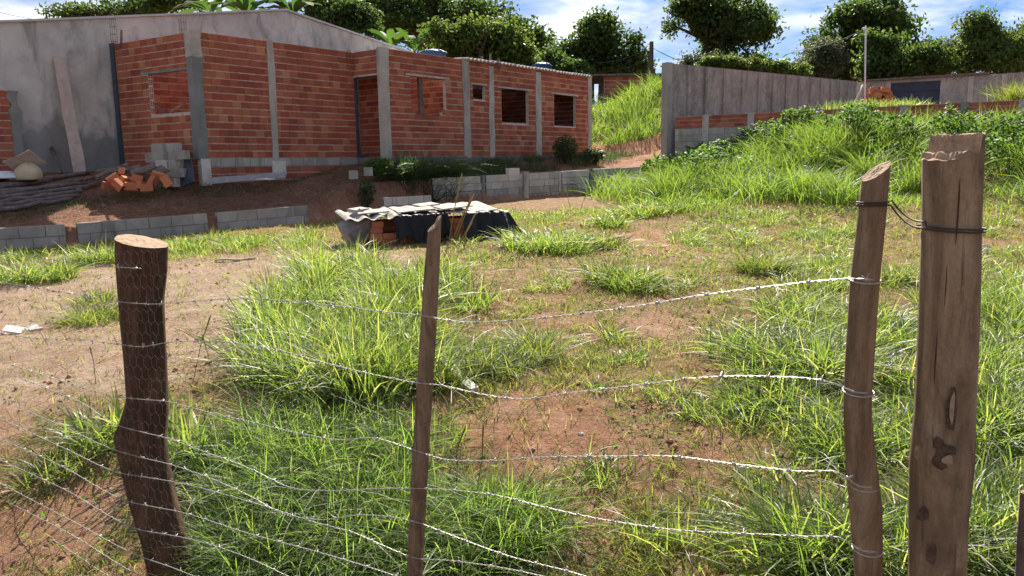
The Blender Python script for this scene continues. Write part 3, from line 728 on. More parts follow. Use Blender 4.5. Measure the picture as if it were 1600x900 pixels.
mb = MB(); wbox(mb, YA, yd, yn, .3, on_wall(1547, 120, YA, yd)[0], -.22, .16, YZ + .004, YZ + .07); mb.build('coping', MATS['old_board'], bw)
gate = thing('metal_gate', 'wide dark navy metal gate in the yard wall', 'gate', (*(YA + yd * gt[2]), 2.4))
npan = 6
mb = MB(); wbox(mb, YA, yd, yn, gt[2] + .005, gt[3] - .005, -.13, -.095, 2.2, YZ - .125); mb.build('backing', MATS['navy_gate'], gate)
for i in range(npan):
    z0_ = 2.3 + (YZ - .12 - 2.3) * i / npan; z1_ = 2.3 + (YZ - .12 - 2.3) * (i + 1) / npan
    mb = MB(); wbox(mb, YA, yd, yn, gt[2] + .01, gt[3] - .01, -.09, -.05 + .012 * (i % 2), z0_ + .01, z1_ - .004); mb.build('panel', MATS['navy_gate'], gate)
g2_ = thing('metal_gate', 'narrow dark navy metal gate beside the wide one', 'gate', (*(YA + yd * gt[0]), 2.4))
for i in range(2):
    mb = MB(); w_ = (gt[1] - gt[0] - .02) / 2; wbox(mb, YA, yd, yn, gt[0] + .01 + i * w_, gt[0] + .01 + (i + 1) * w_ - .008, -.09, -.05, 2.3, YZ - .26); mb.build('panel', MATS['navy_gate'], g2_)
# pile of bricks in the yard
bp = thing('brick_pile', 'loose pile of red bricks behind the low wall', 'brick pile', at(1375, 160, 25.5))
r_ = np.random.default_rng(77); me = unit_mesh('new_brick')
base_p = at(1375, 164, 25.5)
for i in range(110):
    lvl = r_.random() ** 1.3; hw = 33 * (1 - lvl * .75)
    p = at(1370 + r_.uniform(-hw, hw + 6), 186 - lvl * 46, 25.5 + r_.normal(0, .16))
    o = bpy.data.objects.new('brick', me); o.location = tuple(p - np.array(bp.location)); o.scale = (.24, .11, .15)
    o.rotation_euler = (r_.normal(0, .35), r_.normal(0, .35), r_.uniform(-1.0, 1.0) if i % 3 else 0); link(o, bp)
mb = MB(); mb.tube([at(1327, 186, 24.9), at(1334, 166, 25.0), at(1345, 143, 25.2), at(1348, 133, 25.3)], [.05, .05, .045, .03], 8, jit=.2); tag(mb.build('leaning_stick', MATS['pale_plank']), 'crooked pale stick leaning on the brick pile in the yard', 'stick')
pz = at(1353, 40, 26.5); pb = at(1352, 165, 26.5); pb[2] = gz1(pb[0], pb[1]) - .1
pole = thing('service_pole', 'slim galvanised service pole behind the brick pile', 'pole', pb)
MB().tube([pb, pz], .026, 10).build('shaft', MATS['galvanised'], pole)
MB().box(pz + np.array([0, 0, -.12]), (.16, .05, .05)).build('bracket', MATS['galvanised'], pole)

# far brick building and utility pole
fb = thing('far_house', 'low brown brick building with a dark open shelter on the hill', 'house', at(985, 150, 41))
FA = np.array(at(925, 130, 41)[:2]); fd = np.array([1.0, .06]); fd /= np.linalg.norm(fd); fn = np.array([fd[1], -fd[0]])
fz = on_wall(985, 119, FA, fd)[1]; x0_, x1_, x2_ = [on_wall(x, 130, FA, fd)[0] for x in (925, 944, 1032)]
brick_wall(fb, FA, fd, fn, x1_, x2_ + 2, fz - 14 * .2, 14, H=.2, L=.3, seed=71)
mb = MB(); wbox(mb, FA, fd, fn, x0_ - .5, x2_ + 2.2, -4, .25, fz + .01, fz + .1); mb.build('roof', MATS['old_board'], fb)
mb = MB(); wbox(mb, FA, fd, fn, x0_ - .4, x1_, -3.2, -3.0, fz - 2.8, fz); mb.build('back_wall', MATS['old_board'], fb)
mb = MB(); wbox(mb, FA, fd, fn, x0_ - .4, x0_ - .25, -.2, -.05, fz - 2.8, fz); mb.build('post', MATS['old_board'], fb)
ub = at(1017, 125, 47); ut = at(1018, 65, 47)
up_ = thing('utility_pole', 'dark wooden utility pole beyond the grassy slope', 'pole', (ub[0], ub[1], gz1(ub[0], ub[1])))
MB().tube([[ub[0], ub[1], gz1(ub[0], ub[1])], ut], [.16, .12], 10).build('shaft', MATS['pole_wood'], up_)
MB().box(ut + np.array([0, 0, -1.72]), (.42, .3, .45)).build('transformer_box', MATS['pole_wood'], up_)
MB().tube([ut + np.array([-.02, 0, -.9]), ut + np.array([-.42, 0, -.35])], .03, 6).build('bracket', MATS['pole_wood'], up_)
def cable(label, P, Q, sag, r=.02):
    pts = [np.asarray(P) * (1 - s) + np.asarray(Q) * s - np.array([0, 0, 4 * sag * s * (1 - s)]) for s in np.linspace(0, 1, 17)]
    tag(MB().tube(pts, r, 5).build('overhead_cable', MATS['cable']), label, 'cable')
cable('thin overhead cable from the utility pole towards the dark tree', ut + np.array([0, 0, -.3]), at(905, 95, 52), .4)
cable('second thin overhead cable from the utility pole, hung lower', ut + np.array([0, 0, -.9]), at(910, 112, 52), .3)
cable('overhead cable from the utility pole across to the trees behind the tall wall', ut + np.array([0, 0, -.3]), at(1230, 96, 40), .8)
cable('service cable slung from the slim galvanised pole', pz + np.array([0, 0, -.1]), at(1235, 78, 42), .2, .015)
cable('overhead cable crossing the clouds above the grey shed roof', at(-60, 2, 45), at(120, 35, 60), .3, .02)

# water tanks
def tank(label, px, py0, py1, wpx, Y, mat, lid=True):
    top = at(px, py0, Y); bot = at(px, py1, Y); R = wpx / 2 * mpp(Y); h = top[2] - bot[2]
    o = thing('water_tank', label, 'tank', (top[0], Y, bot[2]))
    MB().tube([[top[0], Y, bot[2] - .4], [top[0], Y, bot[2] + h * .55], [top[0], Y, bot[2] + h * .6]], [R * .82, R * .93, R * .97], 28).build('body', MATS[mat], o)
    MB().tube([[top[0], Y, bot[2] + h * .6], [top[0], Y, bot[2] + h * .68], [top[0], Y, bot[2] + h * .93], [top[0], Y, bot[2] + h]], [R * 1.03, R * 1.04, R * .55, R * .28], 28).build('lid', MATS[mat], o)
    for k in range(8):
        th = math.pi * 2 * k / 8
        c_, s_ = math.cos(th), math.sin(th)
        MB().tube([[top[0] + R * 1.03 * c_, Y + R * 1.03 * s_, bot[2] + h * .68], [top[0] + R * .5 * c_, Y + R * .5 * s_, bot[2] + h * .96]], .03, 5).build('lid_rib', MATS[mat], o)
    stand = MB(); 
    for sx_ in (-1, 1):
        for sy in (-1, 1): stand.box([top[0] + sx_ * R * .6, Y + sy * R * .6, (bot[2] - .4 + gz1(top[0], Y)) / 2], (.14, .14, bot[2] - .4 - gz1(top[0], Y)))
    stand.box([top[0], Y, bot[2] - .45], (R * 1.9, R * 1.9, .1)); stand.build('stand', MATS['column_dark'], o)
    return o
t1 = tank('blue water tank with ribbed lid above the brick house roof line', 676, 77.5, 95, 42, 31.5, 'water_tank')
t2 = tank('small blue water tank with a white mark beyond the roof sheets', 847, 98, 114, 30, 40, 'water_tank')
t3 = tank('dark water tank behind the rough-cast wall', 1259, 107, 124, 24, 37, 'dark_tank')
# the white print on the small tank: a short bar of lettering too small to read
c_ = at(850, 107.5, 40 - .49); MB().box(c_, (.30, .012, .07)).build('print', MATS['white_scrap'], t2)

# ================================================================== CLUTTER ON THE TERRACE
def board(name, label, cat, p0, p1, w, th, mat, nhint=(0, -1, 0), group=None, parent=None):
    p0 = np.asarray(p0, float); p1 = np.asarray(p1, float); a = p1 - p0; ln = np.linalg.norm(a); a /= ln
    nv = np.asarray(nhint, float); nv = nv - a * nv.dot(a); nv /= np.linalg.norm(nv); s_ = np.cross(a, nv)
    mb = MB(); k = 7; V = []; rr = np.random.default_rng(int(abs(p0[0] * 1000)) % 9999)
    for i in range(k):
        c = p0 + a * ln * i / (k - 1) + nv * th * .4 * math.sin(i * 1.3)
        for x, y in ((-1, -1), (1, -1), (1, 1), (-1, 1)): V.append(c + s_ * x * (w / 2 + rr.normal(0, w * .015)) + nv * y * th / 2)
    mb.add(V, [(i * 4 + q, i * 4 + (q + 1) % 4, (i + 1) * 4 + (q + 1) % 4, (i + 1) * 4 + q) for i in range(k - 1) for q in range(4)] + [(3, 2, 1, 0), (k * 4 - 4, k * 4 - 3, k * 4 - 2, k * 4 - 1)])
    o = mb.build(name, MATS[mat], parent)
    return tag(o, label, cat, group) if label else o
def barn_pt(px, py, off):
    t_, z_ = on_wall(px, py, Bn + nF * off, u); p = Bn + nF * off + u * t_; return np.array([p[0], p[1], z_])
pb_, pt_ = barn_pt(125, 272, .75), barn_pt(92.5, 90, .03)
board('leaning_plank', 'long pale plank leaning against the grey shed wall', 'plank', pb_, pt_, .27, .03, 'pale_plank', (nF[0], nF[1], .2))
sh = thing('hoe', 'old hoe with a dark wooden handle propped on the grey shed wall', 'hoe', barn_pt(97, 270, .45))
MB().tube([barn_pt(98, 271, .45), barn_pt(80, 231, .06)], .018, 8).build('handle', MATS['old_board'], sh)
board('blade', None, None, barn_pt(79.5, 229.5, .07), barn_pt(86, 243, .16), .07, .02, 'rebar', parent=sh)
poles_px = [((-40, 293), (139, 268), 16.9), ((-40, 301), (140, 284.5), 16.6), ((-40, 309), (110, 284.5), 16.75), ((-40, 312), (150, 288), 16.35), ((-40, 319), (126, 297.5), 16.1), ((-40, 326), (123, 302.5), 15.85),
            ((-40, 332), (116, 309), 15.6), ((-40, 297), (80, 279), 16.95), ((104, 284), (129, 280), 16.55), ((128, 279), (153, 276.5), 16.9), ((60, 281), (95, 272), 17.0), ((115, 291), (131, 297), 16.0)]
for k, (p, q, Y) in enumerate(poles_px):
    P, Q = ground_at(p[0], p[1] + 6) + [0, 0, .05], ground_at(q[0], q[1] + 5) + [0, 0, .05]; rr = np.random.default_rng(k)
    pts = [P * (1 - s) + Q * s + rr.normal(0, .012, 3) for s in np.linspace(0, 1, 9)]
    R = (.05 if k < 8 else .035) * rr.uniform(.8, 1.15)
    tag(MB().tube(pts, list(np.linspace(R * 1.1, R * .8, 9)), 9, jit=.12, seed=k).build('timber_pole', MATS['grey_log']), 'weathered round pole lying in the stack below the grey shed' if k < 8 else ['short pole offcut in the middle of the pole stack', 'short thick pole end beside the loose bricks', 'short pole offcut behind the round sack', 'small stub sticking out of the pole stack'][k - 8], 'pole', 'weathered poles stacked below the grey shed')
# supports under the stack: sleepers of earth are the bank itself
def blob(name, label, cat, c, size, mat, seed=0, amp=.12, flat=.35, group=None):
    nu, nv_ = 22, 14; V = []; rr = np.random.default_rng(seed); ph = rr.uniform(0, 6, 6)
    for j in range(nv_ + 1):
        th = math.pi * j / nv_
        for i in range(nu):
            f = 2 * math.pi * i / nu
            k = 1 + amp * (math.sin(3 * f + ph[0] + 2 * th) * .5 + math.sin(5 * th + ph[1]) * .3 + math.sin(7 * f + ph[2]) * .2)
            z = math.cos(th); z = max(z, -flat)
            V.append(np.asarray(c) + np.array([math.sin(th) * math.cos(f) * size[0] * k, math.sin(th) * math.sin(f) * size[1] * k, (z + flat) * size[2] * k / (1 + flat)]))
    Fs = [(j * nu + i, (j + 1) * nu + i, (j + 1) * nu + (i + 1) % nu, j * nu + (i + 1) % nu) for j in range(nv_) for i in range(nu)]
    mb = MB(); mb.add(V, Fs, True); return tag(mb.build(name, MATS[mat]), label, cat, group)
blob('sand_bag', 'full round yellowish sack under a tilted board', 'sack', at(46, 281, 17.0), (.27, .24, .36), 'sand_bag', 3, .07)
board('tilted_board', 'thin pale board tilted over the round sack', 'board', at(18, 263, 16.95), at(59, 245, 17.0), .5, .025, 'pale_plank', (-.2, .55, .8))
blob('white_sack', 'crumpled bluish white sack at the end of the pole stack', 'sack', at(2, 279, 16.9), (.36, .25, .15), 'white_bag', 5, .15)
# broken bricks: each with its own holes
def hollow_brick(label, px, py, Y, rot, mat='new_brick', s=(.24, .115, .15), group='loose hollow bricks heaped by the house corner'):
    o = thing('hollow_brick', label, 'brick', at(px, py, Y), group); o.rotation_euler = rot
    me = unit_mesh(mat); b_ = bpy.data.objects.new('shell', me); b_.scale = s; link(b_, o)
    if 'holes' not in UNITS:
        mb = MB()
        for i in range(2):
            for j in range(3): mb.box([.5 * .24 + .001, (i - .5) * .05, (j - 1) * .045], (.004, .036, .033))
        hm = bpy.data.meshes.new('holes'); hm.from_pydata(mb.v, [], mb.f); hm.materials.append(MATS['brick_hole']); UNITS['holes'] = hm
    h_ = bpy.data.objects.new('hole_face', UNITS['holes']); link(h_, o)
    return o
blab = 'hollow orange brick in the loose heap by the house corner'
for px, py, Y, rot in ((177, 279, 16.6, (.3, -.6, .5)), (185, 289, 16.3, (.2, .75, -.2)), (197, 282, 16.7, (.5, .15, 1.2)), (216, 279.5, 16.6, (-.2, .25, -.1)), (238, 285, 16.5, (.3, -.9, 1.1)), (260, 283, 16.5, (0, 1.1, .2)),
                       (205, 291, 16.4, (.1, .1, .4)), (222, 290, 16.5, (.0, .2, 1.4)), (170, 290, 16.5, (.2, .1, .9)), (247, 275, 16.8, (.4, .3, .1)), (190, 270, 17.0, (.1, .4, 2.0)), (230, 293, 16.35, (0, 0, .2))):
    hollow_brick(blab, px, py, Y, rot)
for k, (a_, b_, w_, mt, lab) in enumerate((((205, 271, 16.9), (243, 258, 17.1), .22, 'old_board', 'weathered grey board tipped over the loose brick heap'), ((244, 262, 17.1), (258, 271, 16.9), .25, 'old_board', 'dark board edge behind the loose brick heap'),
                        ((150, 277, 17.3), (200, 257, 17.6), .14, 'grey_log', 'dark plank on the heap between shed and house'), ((165, 270, 17.4), (220, 260, 17.5), .12, 'grey_log', 'second dark plank crossing the heap between shed and house'), ((150, 268, 17.5), (190, 262, 17.5), .12, 'old_board', 'short grey plank on the heap against the shed'))):
    board('scrap_board', lab, 'board', at(*a_), at(*b_), w_, .03, mt, (0, -.5, .86))
# stacked concrete blocks by the corner
def cblock(px, py, Y, lab, s=(.39, .14, .19), rz=-.55, mat='block_grey', tilt=0.0, grp='concrete blocks stacked at the house corner'):
    o = MB().box((0, 0, 0), s).build('loose_block', MATS[mat]); o.location = tuple(at(px, py, Y)); o.rotation_euler = (0, tilt, rz)
    return tag(o, lab, 'block', grp)
cl = 'grey concrete block stacked against the house side wall'
for px, py, Y in ((249, 231, 17.9), (271, 230.5, 17.8), (251, 244, 17.8), (273, 243.5, 17.7), (283, 242, 17.3), (256, 257, 17.75), (265, 270, 17.55), (268, 285, 17.35), (277, 257, 17.5), (279, 270, 17.4), (240, 247, 18.0)):
    cblock(px, py, Y, cl if (px, py) != (256, 257) else 'pale cream block in the stack against the house side wall', mat='block_pale' if (px, py) == (256, 257) else 'block_grey')
board('dark_panel', 'dark sheet standing upright at the house corner', 'panel', at(294, 288, 17.25), at(289, 249, 17.45), .36, .03, 'blue_steel', (-.4, -.9, .1))
ch = thing('steel_channel', 'grey steel channel lying along the foot of the front wall', 'channel', at(330, 285, 17.6))
P, Q = at(328, 282.5, 17.35), at(446, 273.5, 18.7)
board('web', None, None, P, Q, .13, .012, 'grey_steel', (.5, -.86, 0), parent=ch)
for dz_ in (.058, -.058): board('flange', None, None, P + np.array([-.02, .03, dz_]), Q + np.array([-.02, .03, dz_]), .07, .012, 'grey_steel', (0, 0, 1), parent=ch)
for k, (px, py, lab) in enumerate(((552, 273, 'single grey block standing on the bank below the doorway'), (575, 268, 'grey block half hidden in weeds below the doorway'))):
    cblock(px, py, 19.0 + .3 * k, lab, (.2, .14, .2), .3, grp=None)
blob('white_rag', 'scrap of white plastic beside the steel channel', 'plastic', at(413, 281, 17.9), (.22, .06, .03), 'white_scrap', 9, .3)

# ================================================================== COVERED BRICK STACK
SO = ground_at(590, 383); SY = SO[1]
sa = np.array(at(578, 350, SY)[:2]); sb_ = np.array(at(762, 345, SY + .75)[:2]); sv = sb_ - sa; sL = float(np.linalg.norm(sv)); su = sv / sL; sn = np.array([su[1], -su[0]])
z0 = min(gz1(*sa), gz1(*sb_)) - .01
stack = thing('brick_stack', 'stack of orange hollow bricks under a loose sheet roof', 'brick stack', (*sa, z0))
me = unit_mesh('new_brick'); r_ = np.random.default_rng(5)
bh, bl, bd_ = .098, .195, .145
rows = int(.45 / bh)
for i in range(rows):
    for j in range(2):
        t_ = r_.uniform(-.02, .02)
        while t_ < sL - .1:
            # the middle of the stack is already half used up, except at the ends
            hgt = .45 if (t_ > sL * .52 or j == 1 or t_ < .13) else .20
            if (i + 1) * bh <= hgt + .01:
                o = bpy.data.objects.new('brick', me); p = np.array([*(su * (t_ + bl / 2) - sn * (j * bd_ * 2.2 + r_.normal(.08, .008))), (i + .5) * bh])
                o.location = tuple(p); o.scale = (bl - .008, bd_ * 2, bh - .006); o.rotation_euler = (0, 0, ang(su) + r_.normal(0, .02)); link(o, stack)
            t_ += bl
zt_ = z0 + rows * bh
# roof sheets resting on the stack
e_u = d3(su)
s1 = np.array([*(sa - su * .42 + sn * .22), zt_ + .045]); s2 = np.array([*(sa + su * .52 + sn * .13), zt_ + .07])
up1 = np.array([*(-sn), .10]); up1 /= np.linalg.norm(up1)
e1 = e_u + np.array([0, 0, .03]); e1 /= np.linalg.norm(e1)
tag(sheet(s1, e1, up1, 1.0, .95, .026, .25, .010, 4, 'roof_sheet', 'fibre_sheet', None, 12), 'wavy grey fibre sheet overhanging the open end of the brick stack', 'sheet', 'sheets covering the brick stack')
tag(sheet(s2, e1, up1, 1.62, 1.0, .007, .25, .010, 4, 'roof_sheet', 'fibre_sheet', None, 12), 'wavy grey fibre sheet partly covered by black plastic on the brick stack', 'sheet', 'sheets covering the brick stack')
for k, (tt, oo, zz_, sz) in enumerate(((.10, -.15, .10, (.5, .34, .02)), (.75, -.05, .11, (.62, .30, .016)), (1.42, -.12, .135, (.58, .36, .02)), (1.05, -.4, .16, (.4, .25, .03)), (-.1, -.35, .12, (.3, .2, .05)))):
    o = MB().box((0, 0, 0), sz).build('loose_slab', MATS['fibre_sheet']); p = sa + su * tt + sn * oo
    o.location = (p[0], p[1], zt_ + zz_ + .05); o.rotation_euler = (.10, -.06, ang(su) + .2 * (k - 1)); tag(o, 'broken flat slab holding down the sheets on the brick stack', 'slab', 'slabs on the brick stack')
def tarp(label, t0, t1, over, drop, seed, spread=0.0, back=.5, zoff=.0):
    """plastic sheet lying on top of the stack and hanging over the front edge"""
    nx_, ny_ = 34, 30; V = []; r = np.random.default_rng(seed)
    for j in range(ny_):
        s = j / (ny_ - 1)                                  # 0 back on top ... 1 hem
        for i in range(nx_):
            q = i / (nx_ - 1); t_ = t0 + (t1 - t0) * q
            fold = math.sin(q * 19 + seed) * .5 + math.sin(q * 41 + seed * 2.1) * .28 + (vn(np.float64(q * 9), np.float64(s * 6), seed) - .5)
            hang = max(0, s - .42) / .58
            o_ = -back + (back + over) * min(s / .42, 1) + hang * (.10 + spread) + fold * .045 * (.25 + hang)
            hem = drop * (1 + .22 * math.sin(q * 7 + seed) + .1 * math.sin(q * 23))
            z_ = zt_ + .085 + zoff + .02 * fold * (1 - hang) - hem * hang ** 1.05
            z_ = max(z_, gz1(*(sa + su * t_ + sn * o_)) + .012 + .015 * abs(fold))
            V.append(np.array([*(sa + su * (t_ + .05 * fold * hang + spread * .5 * hang * (q - .3)) + sn * o_), z_]))
    Fs = [(j * nx_ + i, j * nx_ + i + 1, (j + 1) * nx_ + i + 1, (j + 1) * nx_ + i) for j in range(ny_ - 1) for i in range(nx_ - 1)]
    mb = MB(); mb.add(V, Fs, True); o = mb.build('black_tarp', MATS['black_sheet'])
    md = o.modifiers.new('thickness', 'SOLIDIFY'); md.thickness = .003
    return tag(o, label, 'tarp')
tarp('black plastic sheet hanging over the middle of the brick stack', .34, 1.02, .20, .44, 3, .06)
tarp('narrow black plastic sheet trailing down past the second rows of bricks', 1.0, 1.22, .22, .38, 8)
tarp('large black plastic sheet spilling off the far end of the brick stack', sL - .50, sL + .30, .18, .62, 5, .38, .75, .012)
tarp('crumpled black plastic lying across the sheets on the brick stack', .55, 1.35, .02, .05, 12, 0, .8, .03)
# tipped crate
cr = thing('plastic_crate', 'dirty grey plastic crate tipped on its side by the brick stack', 'crate', ground_at(557, 384))
cx_ = np.array(cr.location); rotm = np.array(Matrix.Rotation(.5, 3, 'Z') @ Matrix.Rotation(-.55, 3, 'Y') @ Matrix.Rotation(.5, 3, 'X'))
cc = cx_ + np.array([.0, .12, .27])
def crate_panel(name, c, s): MB().box(cc + rotm @ np.array(c), s, rotm.T).build(name, MATS['crate_plastic'], cr)
crate_panel('bottom', (0, 0, .16), (.46, .34, .014))
for sx_ in (-1, 1): crate_panel('side', (sx_ * .225, 0, 0), (.012, .34, .32))
for sy in (-1, 1): crate_panel('side', (0, sy * .165, 0), (.46, .012, .32))
for sx_ in (-1, 1): crate_panel('rim', (sx_ * .235, 0, -.15), (.03, .39, .035))
for sy in (-1, 1): crate_panel('rim', (0, sy * .18, -.15), (.5, .03, .035))
for k in range(4):
    crate_panel('rib', (-.17 + .115 * k, -.176, 0), (.018, .02, .28))
g_ = ground_at(540, 384)
board('scrap_sheet', 'pale flat sheet of scrap lying in front of the tipped crate', 'sheet', g_ + np.array([-.15, -.05, .02]), g_ + np.array([.55, .0, .03]), .25, .012, 'fibre_sheet', (0, 0, 1))
# ground litter
g_ = ground_at(22, 520)
for k, (dx, dy, s, rz, ry, lab) in enumerate(((0, 0, (.15, .12, .012), .3, .25, 'white broken tile leaning in the dark weeds'), (.13, .06, (.10, .09, .012), 1.0, -.3, 'smaller white tile shard next to the broken tile'), (.22, -.03, (.11, .035, .02), .9, 0, 'short pale wood offcut beside the tile shards'))):
    o = MB().box((0, 0, 0), s).build('litter_piece', MATS['white_scrap' if k < 2 else 'pale_plank']); o.location = (g_[0] + dx, g_[1] + dy, gz1(g_[0] + dx, g_[1] + dy) + .03)
    o.rotation_euler = (.25, ry, rz); tag(o, lab, 'rubble')
a_, b_ = ground_at(336, 409), ground_at(402, 406)
board('stick', 'thin pale batten lying on the bare path', 'stick', a_ + np.array([0, 0, .02]), b_ + np.array([0, 0, .02]), .04, .025, 'pale_plank', (0, 0, 1))
a_, b_ = ground_at(690, 600), ground_at(742, 618)
board('whitewashed_board', 'short whitewashed board lying in long grass', 'board', a_ + np.array([-.03, .35, .10]), b_ + np.array([0, 0, .03]), .06, .02, 'white_scrap', (0, -.4, 1))
for k, (px, py, s, lab) in enumerate(((1542, 395, .09, 'flat stone on the bare earth behind the thick post'), (1165, 735, .035, 'small pale stone in the sparse grass under the wire'), (908, 680, .02, 'tiny pale pebble on the red patch'), (1540, 386, .06, 'second flat stone behind the thick post'))):
    g_ = ground_at(px, py); blob('stone', lab, 'stone', g_ - np.array([0, 0, s * .1]), (s, s * .8, s * .7), 'block_pale', 60 + k, .25)
# scattered pebbles and clods: nobody could count them
r_ = np.random.default_rng(15); V = []; Fl = []
ico = np.array([[0, 0, 1], [1, 0, .1], [0, 1, .1], [-1, 0, .1], [0, -1, .1], [0, 0, -.6]]); icf = np.array([(0, 1, 2), (0, 2, 3), (0, 3, 4), (0, 4, 1), (5, 2, 1), (5, 3, 2), (5, 4, 3), (5, 1, 4)])
N = 12000; py_ = 2.2 + 13 * r_.random(N) ** 1.7; px_ = (r_.random(N) - .5) * (1.5 * py_ + .6); sz = (.003 + .016 * r_.random(N) ** 4) * (1 + .04 * py_)
pz_ = gz(px_, py_); keep = (tdist(px_, py_) < -.3) & (r_.random(N) < .1 + .9 * ss(.48, .62, fbm(px_ * 2.2, py_ * 2.2, 61, 3)))
P_ = np.stack([px_, py_, pz_ + sz * .2], -1)[keep]; sz = sz[keep]; N = len(sz)
V = P_[:, None, :] + ico[None] * sz[:, None, None] * r_.uniform(.6, 1.4, (N, 6, 1)); Fl = (icf[None] + np.arange(N)[:, None, None] * 6).reshape(-1, 3)
simple('clod', (.34, .19, .12), .5, 3, .95, .1, 0)
tag(mobj('gravel', np_mesh('gravel', V.reshape(-1, 3), Fl), MATS['clod']), 'small clods and pebbles strewn over the red earth', 'gravel', kind='stuff')

# ================================================================== VEGETATION GENERATORS
def blades(base, az, L, W, lean, droop, seg=4, twist=None, r=None):
    """base (N,3); every blade a tapering ribbon of seg quads; returns V, F"""
    N = len(base); t = np.linspace(0, 1, seg + 1)[None, :]
    hx = L[:, None] * (lean[:, None] * t + droop[:, None] * t * t)
    hz = L[:, None] * (t * np.sqrt(np.clip(1 - lean[:, None] ** 2 * .6, .2, 1)) - .62 * droop[:, None] * t ** 2.4)
    ca, sa_ = np.cos(az)[:, None], np.sin(az)[:, None]
    C = np.stack([base[:, 0:1] + ca * hx, base[:, 1:2] + sa_ * hx, base[:, 2:3] + hz], -1)
    w = W[:, None] * np.clip(np.minimum(.55 + 2.2 * t, 1.0) * (1 - t) ** .7, .02, 1) * .5
    tw = (twist if twist is not None else np.zeros(N))[:, None]
    wx, wy, wz = -sa_ * np.cos(tw), ca * np.cos(tw), np.sin(tw) + 0 * t
    Wv = np.stack([wx * w, wy * w, wz * w], -1)
    V = np.stack([C - Wv, C + Wv], 2).reshape(N, -1, 3)
    i = np.arange(seg) * 2; f = np.stack([i, i + 1, i + 3, i + 2], -1)
    F = (f[None] + (np.arange(N) * (seg + 1) * 2)[:, None, None]).reshape(-1, 4)
    return V.reshape(-1, 3), F
def leaves(c, L, W, nrm, r, fold=.25):
    """pointed leaves: 6 vertices, 4 faces (2 quads folded on the midrib); c centres (N,3), nrm unit normals"""
    N = len(c); a = r.normal(size=(N, 3)); a -= nrm * (a * nrm).sum(1, keepdims=True); a /= np.linalg.norm(a, axis=1, keepdims=True) + 1e-9
    b_ = np.cross(nrm, a); L = L[:, None]; W = W[:, None]
    base = c - a * L * .5; tip = c + a * L * .5 - nrm * L * .18; m1 = c - a * L * .12 ; 
    l1 = m1 + b_ * W * .5 - nrm * W * fold; r1 = m1 - b_ * W * .5 - nrm * W * fold; m2 = c + a * L * .2 + nrm * L * .02
    V = np.stack([base, l1, m2, r1, tip], 1)
    f = np.array([(0, 1, 2), (0, 2, 3), (1, 4, 2), (2, 4, 3)])
    F = (f[None] + (np.arange(N) * 5)[:, None, None]).reshape(-1, 3)
    return V.reshape(-1, 3), F
def tussock_arrays(cx, cy, rad, h, n, r, wid=.011, lean=.55, droop=.45, wide=.35, seg=5):
    q = rad * np.sqrt(r.random(n)); th = r.random(n) * 2 * np.pi
    x = cx + q * np.cos(th); y = cy + q * np.sin(th); z = gz(x, y) - .012
    az = th + r.normal(0, 1.15, n); L = h * r.uniform(.35, 1.15, n)
    ln = np.clip(np.abs(r.normal(lean * (.35 + .65 * q / max(rad, .01)), .18, n)), .03, .95); dr = np.clip(r.normal(droop, .28, n), -.05, 1.0)
    return np.stack([x, y, z], -1), az, L, wid * r.uniform(.65, 1.5, n), ln, dr, r.normal(0, .5, n)
def grass_object(name, parts, mat, label, cat='grass', kind=None, group=None, seg=5):
    cat_ = [np.concatenate([p[k] for p in parts]) for k in range(7)]
    V, F = blades(cat_[0], cat_[1], cat_[2], cat_[3], cat_[4], cat_[5], seg, cat_[6])
    o = mobj(name, np_mesh(name, V, F, True), MATS[mat]); return tag(o, label, cat, group, kind)

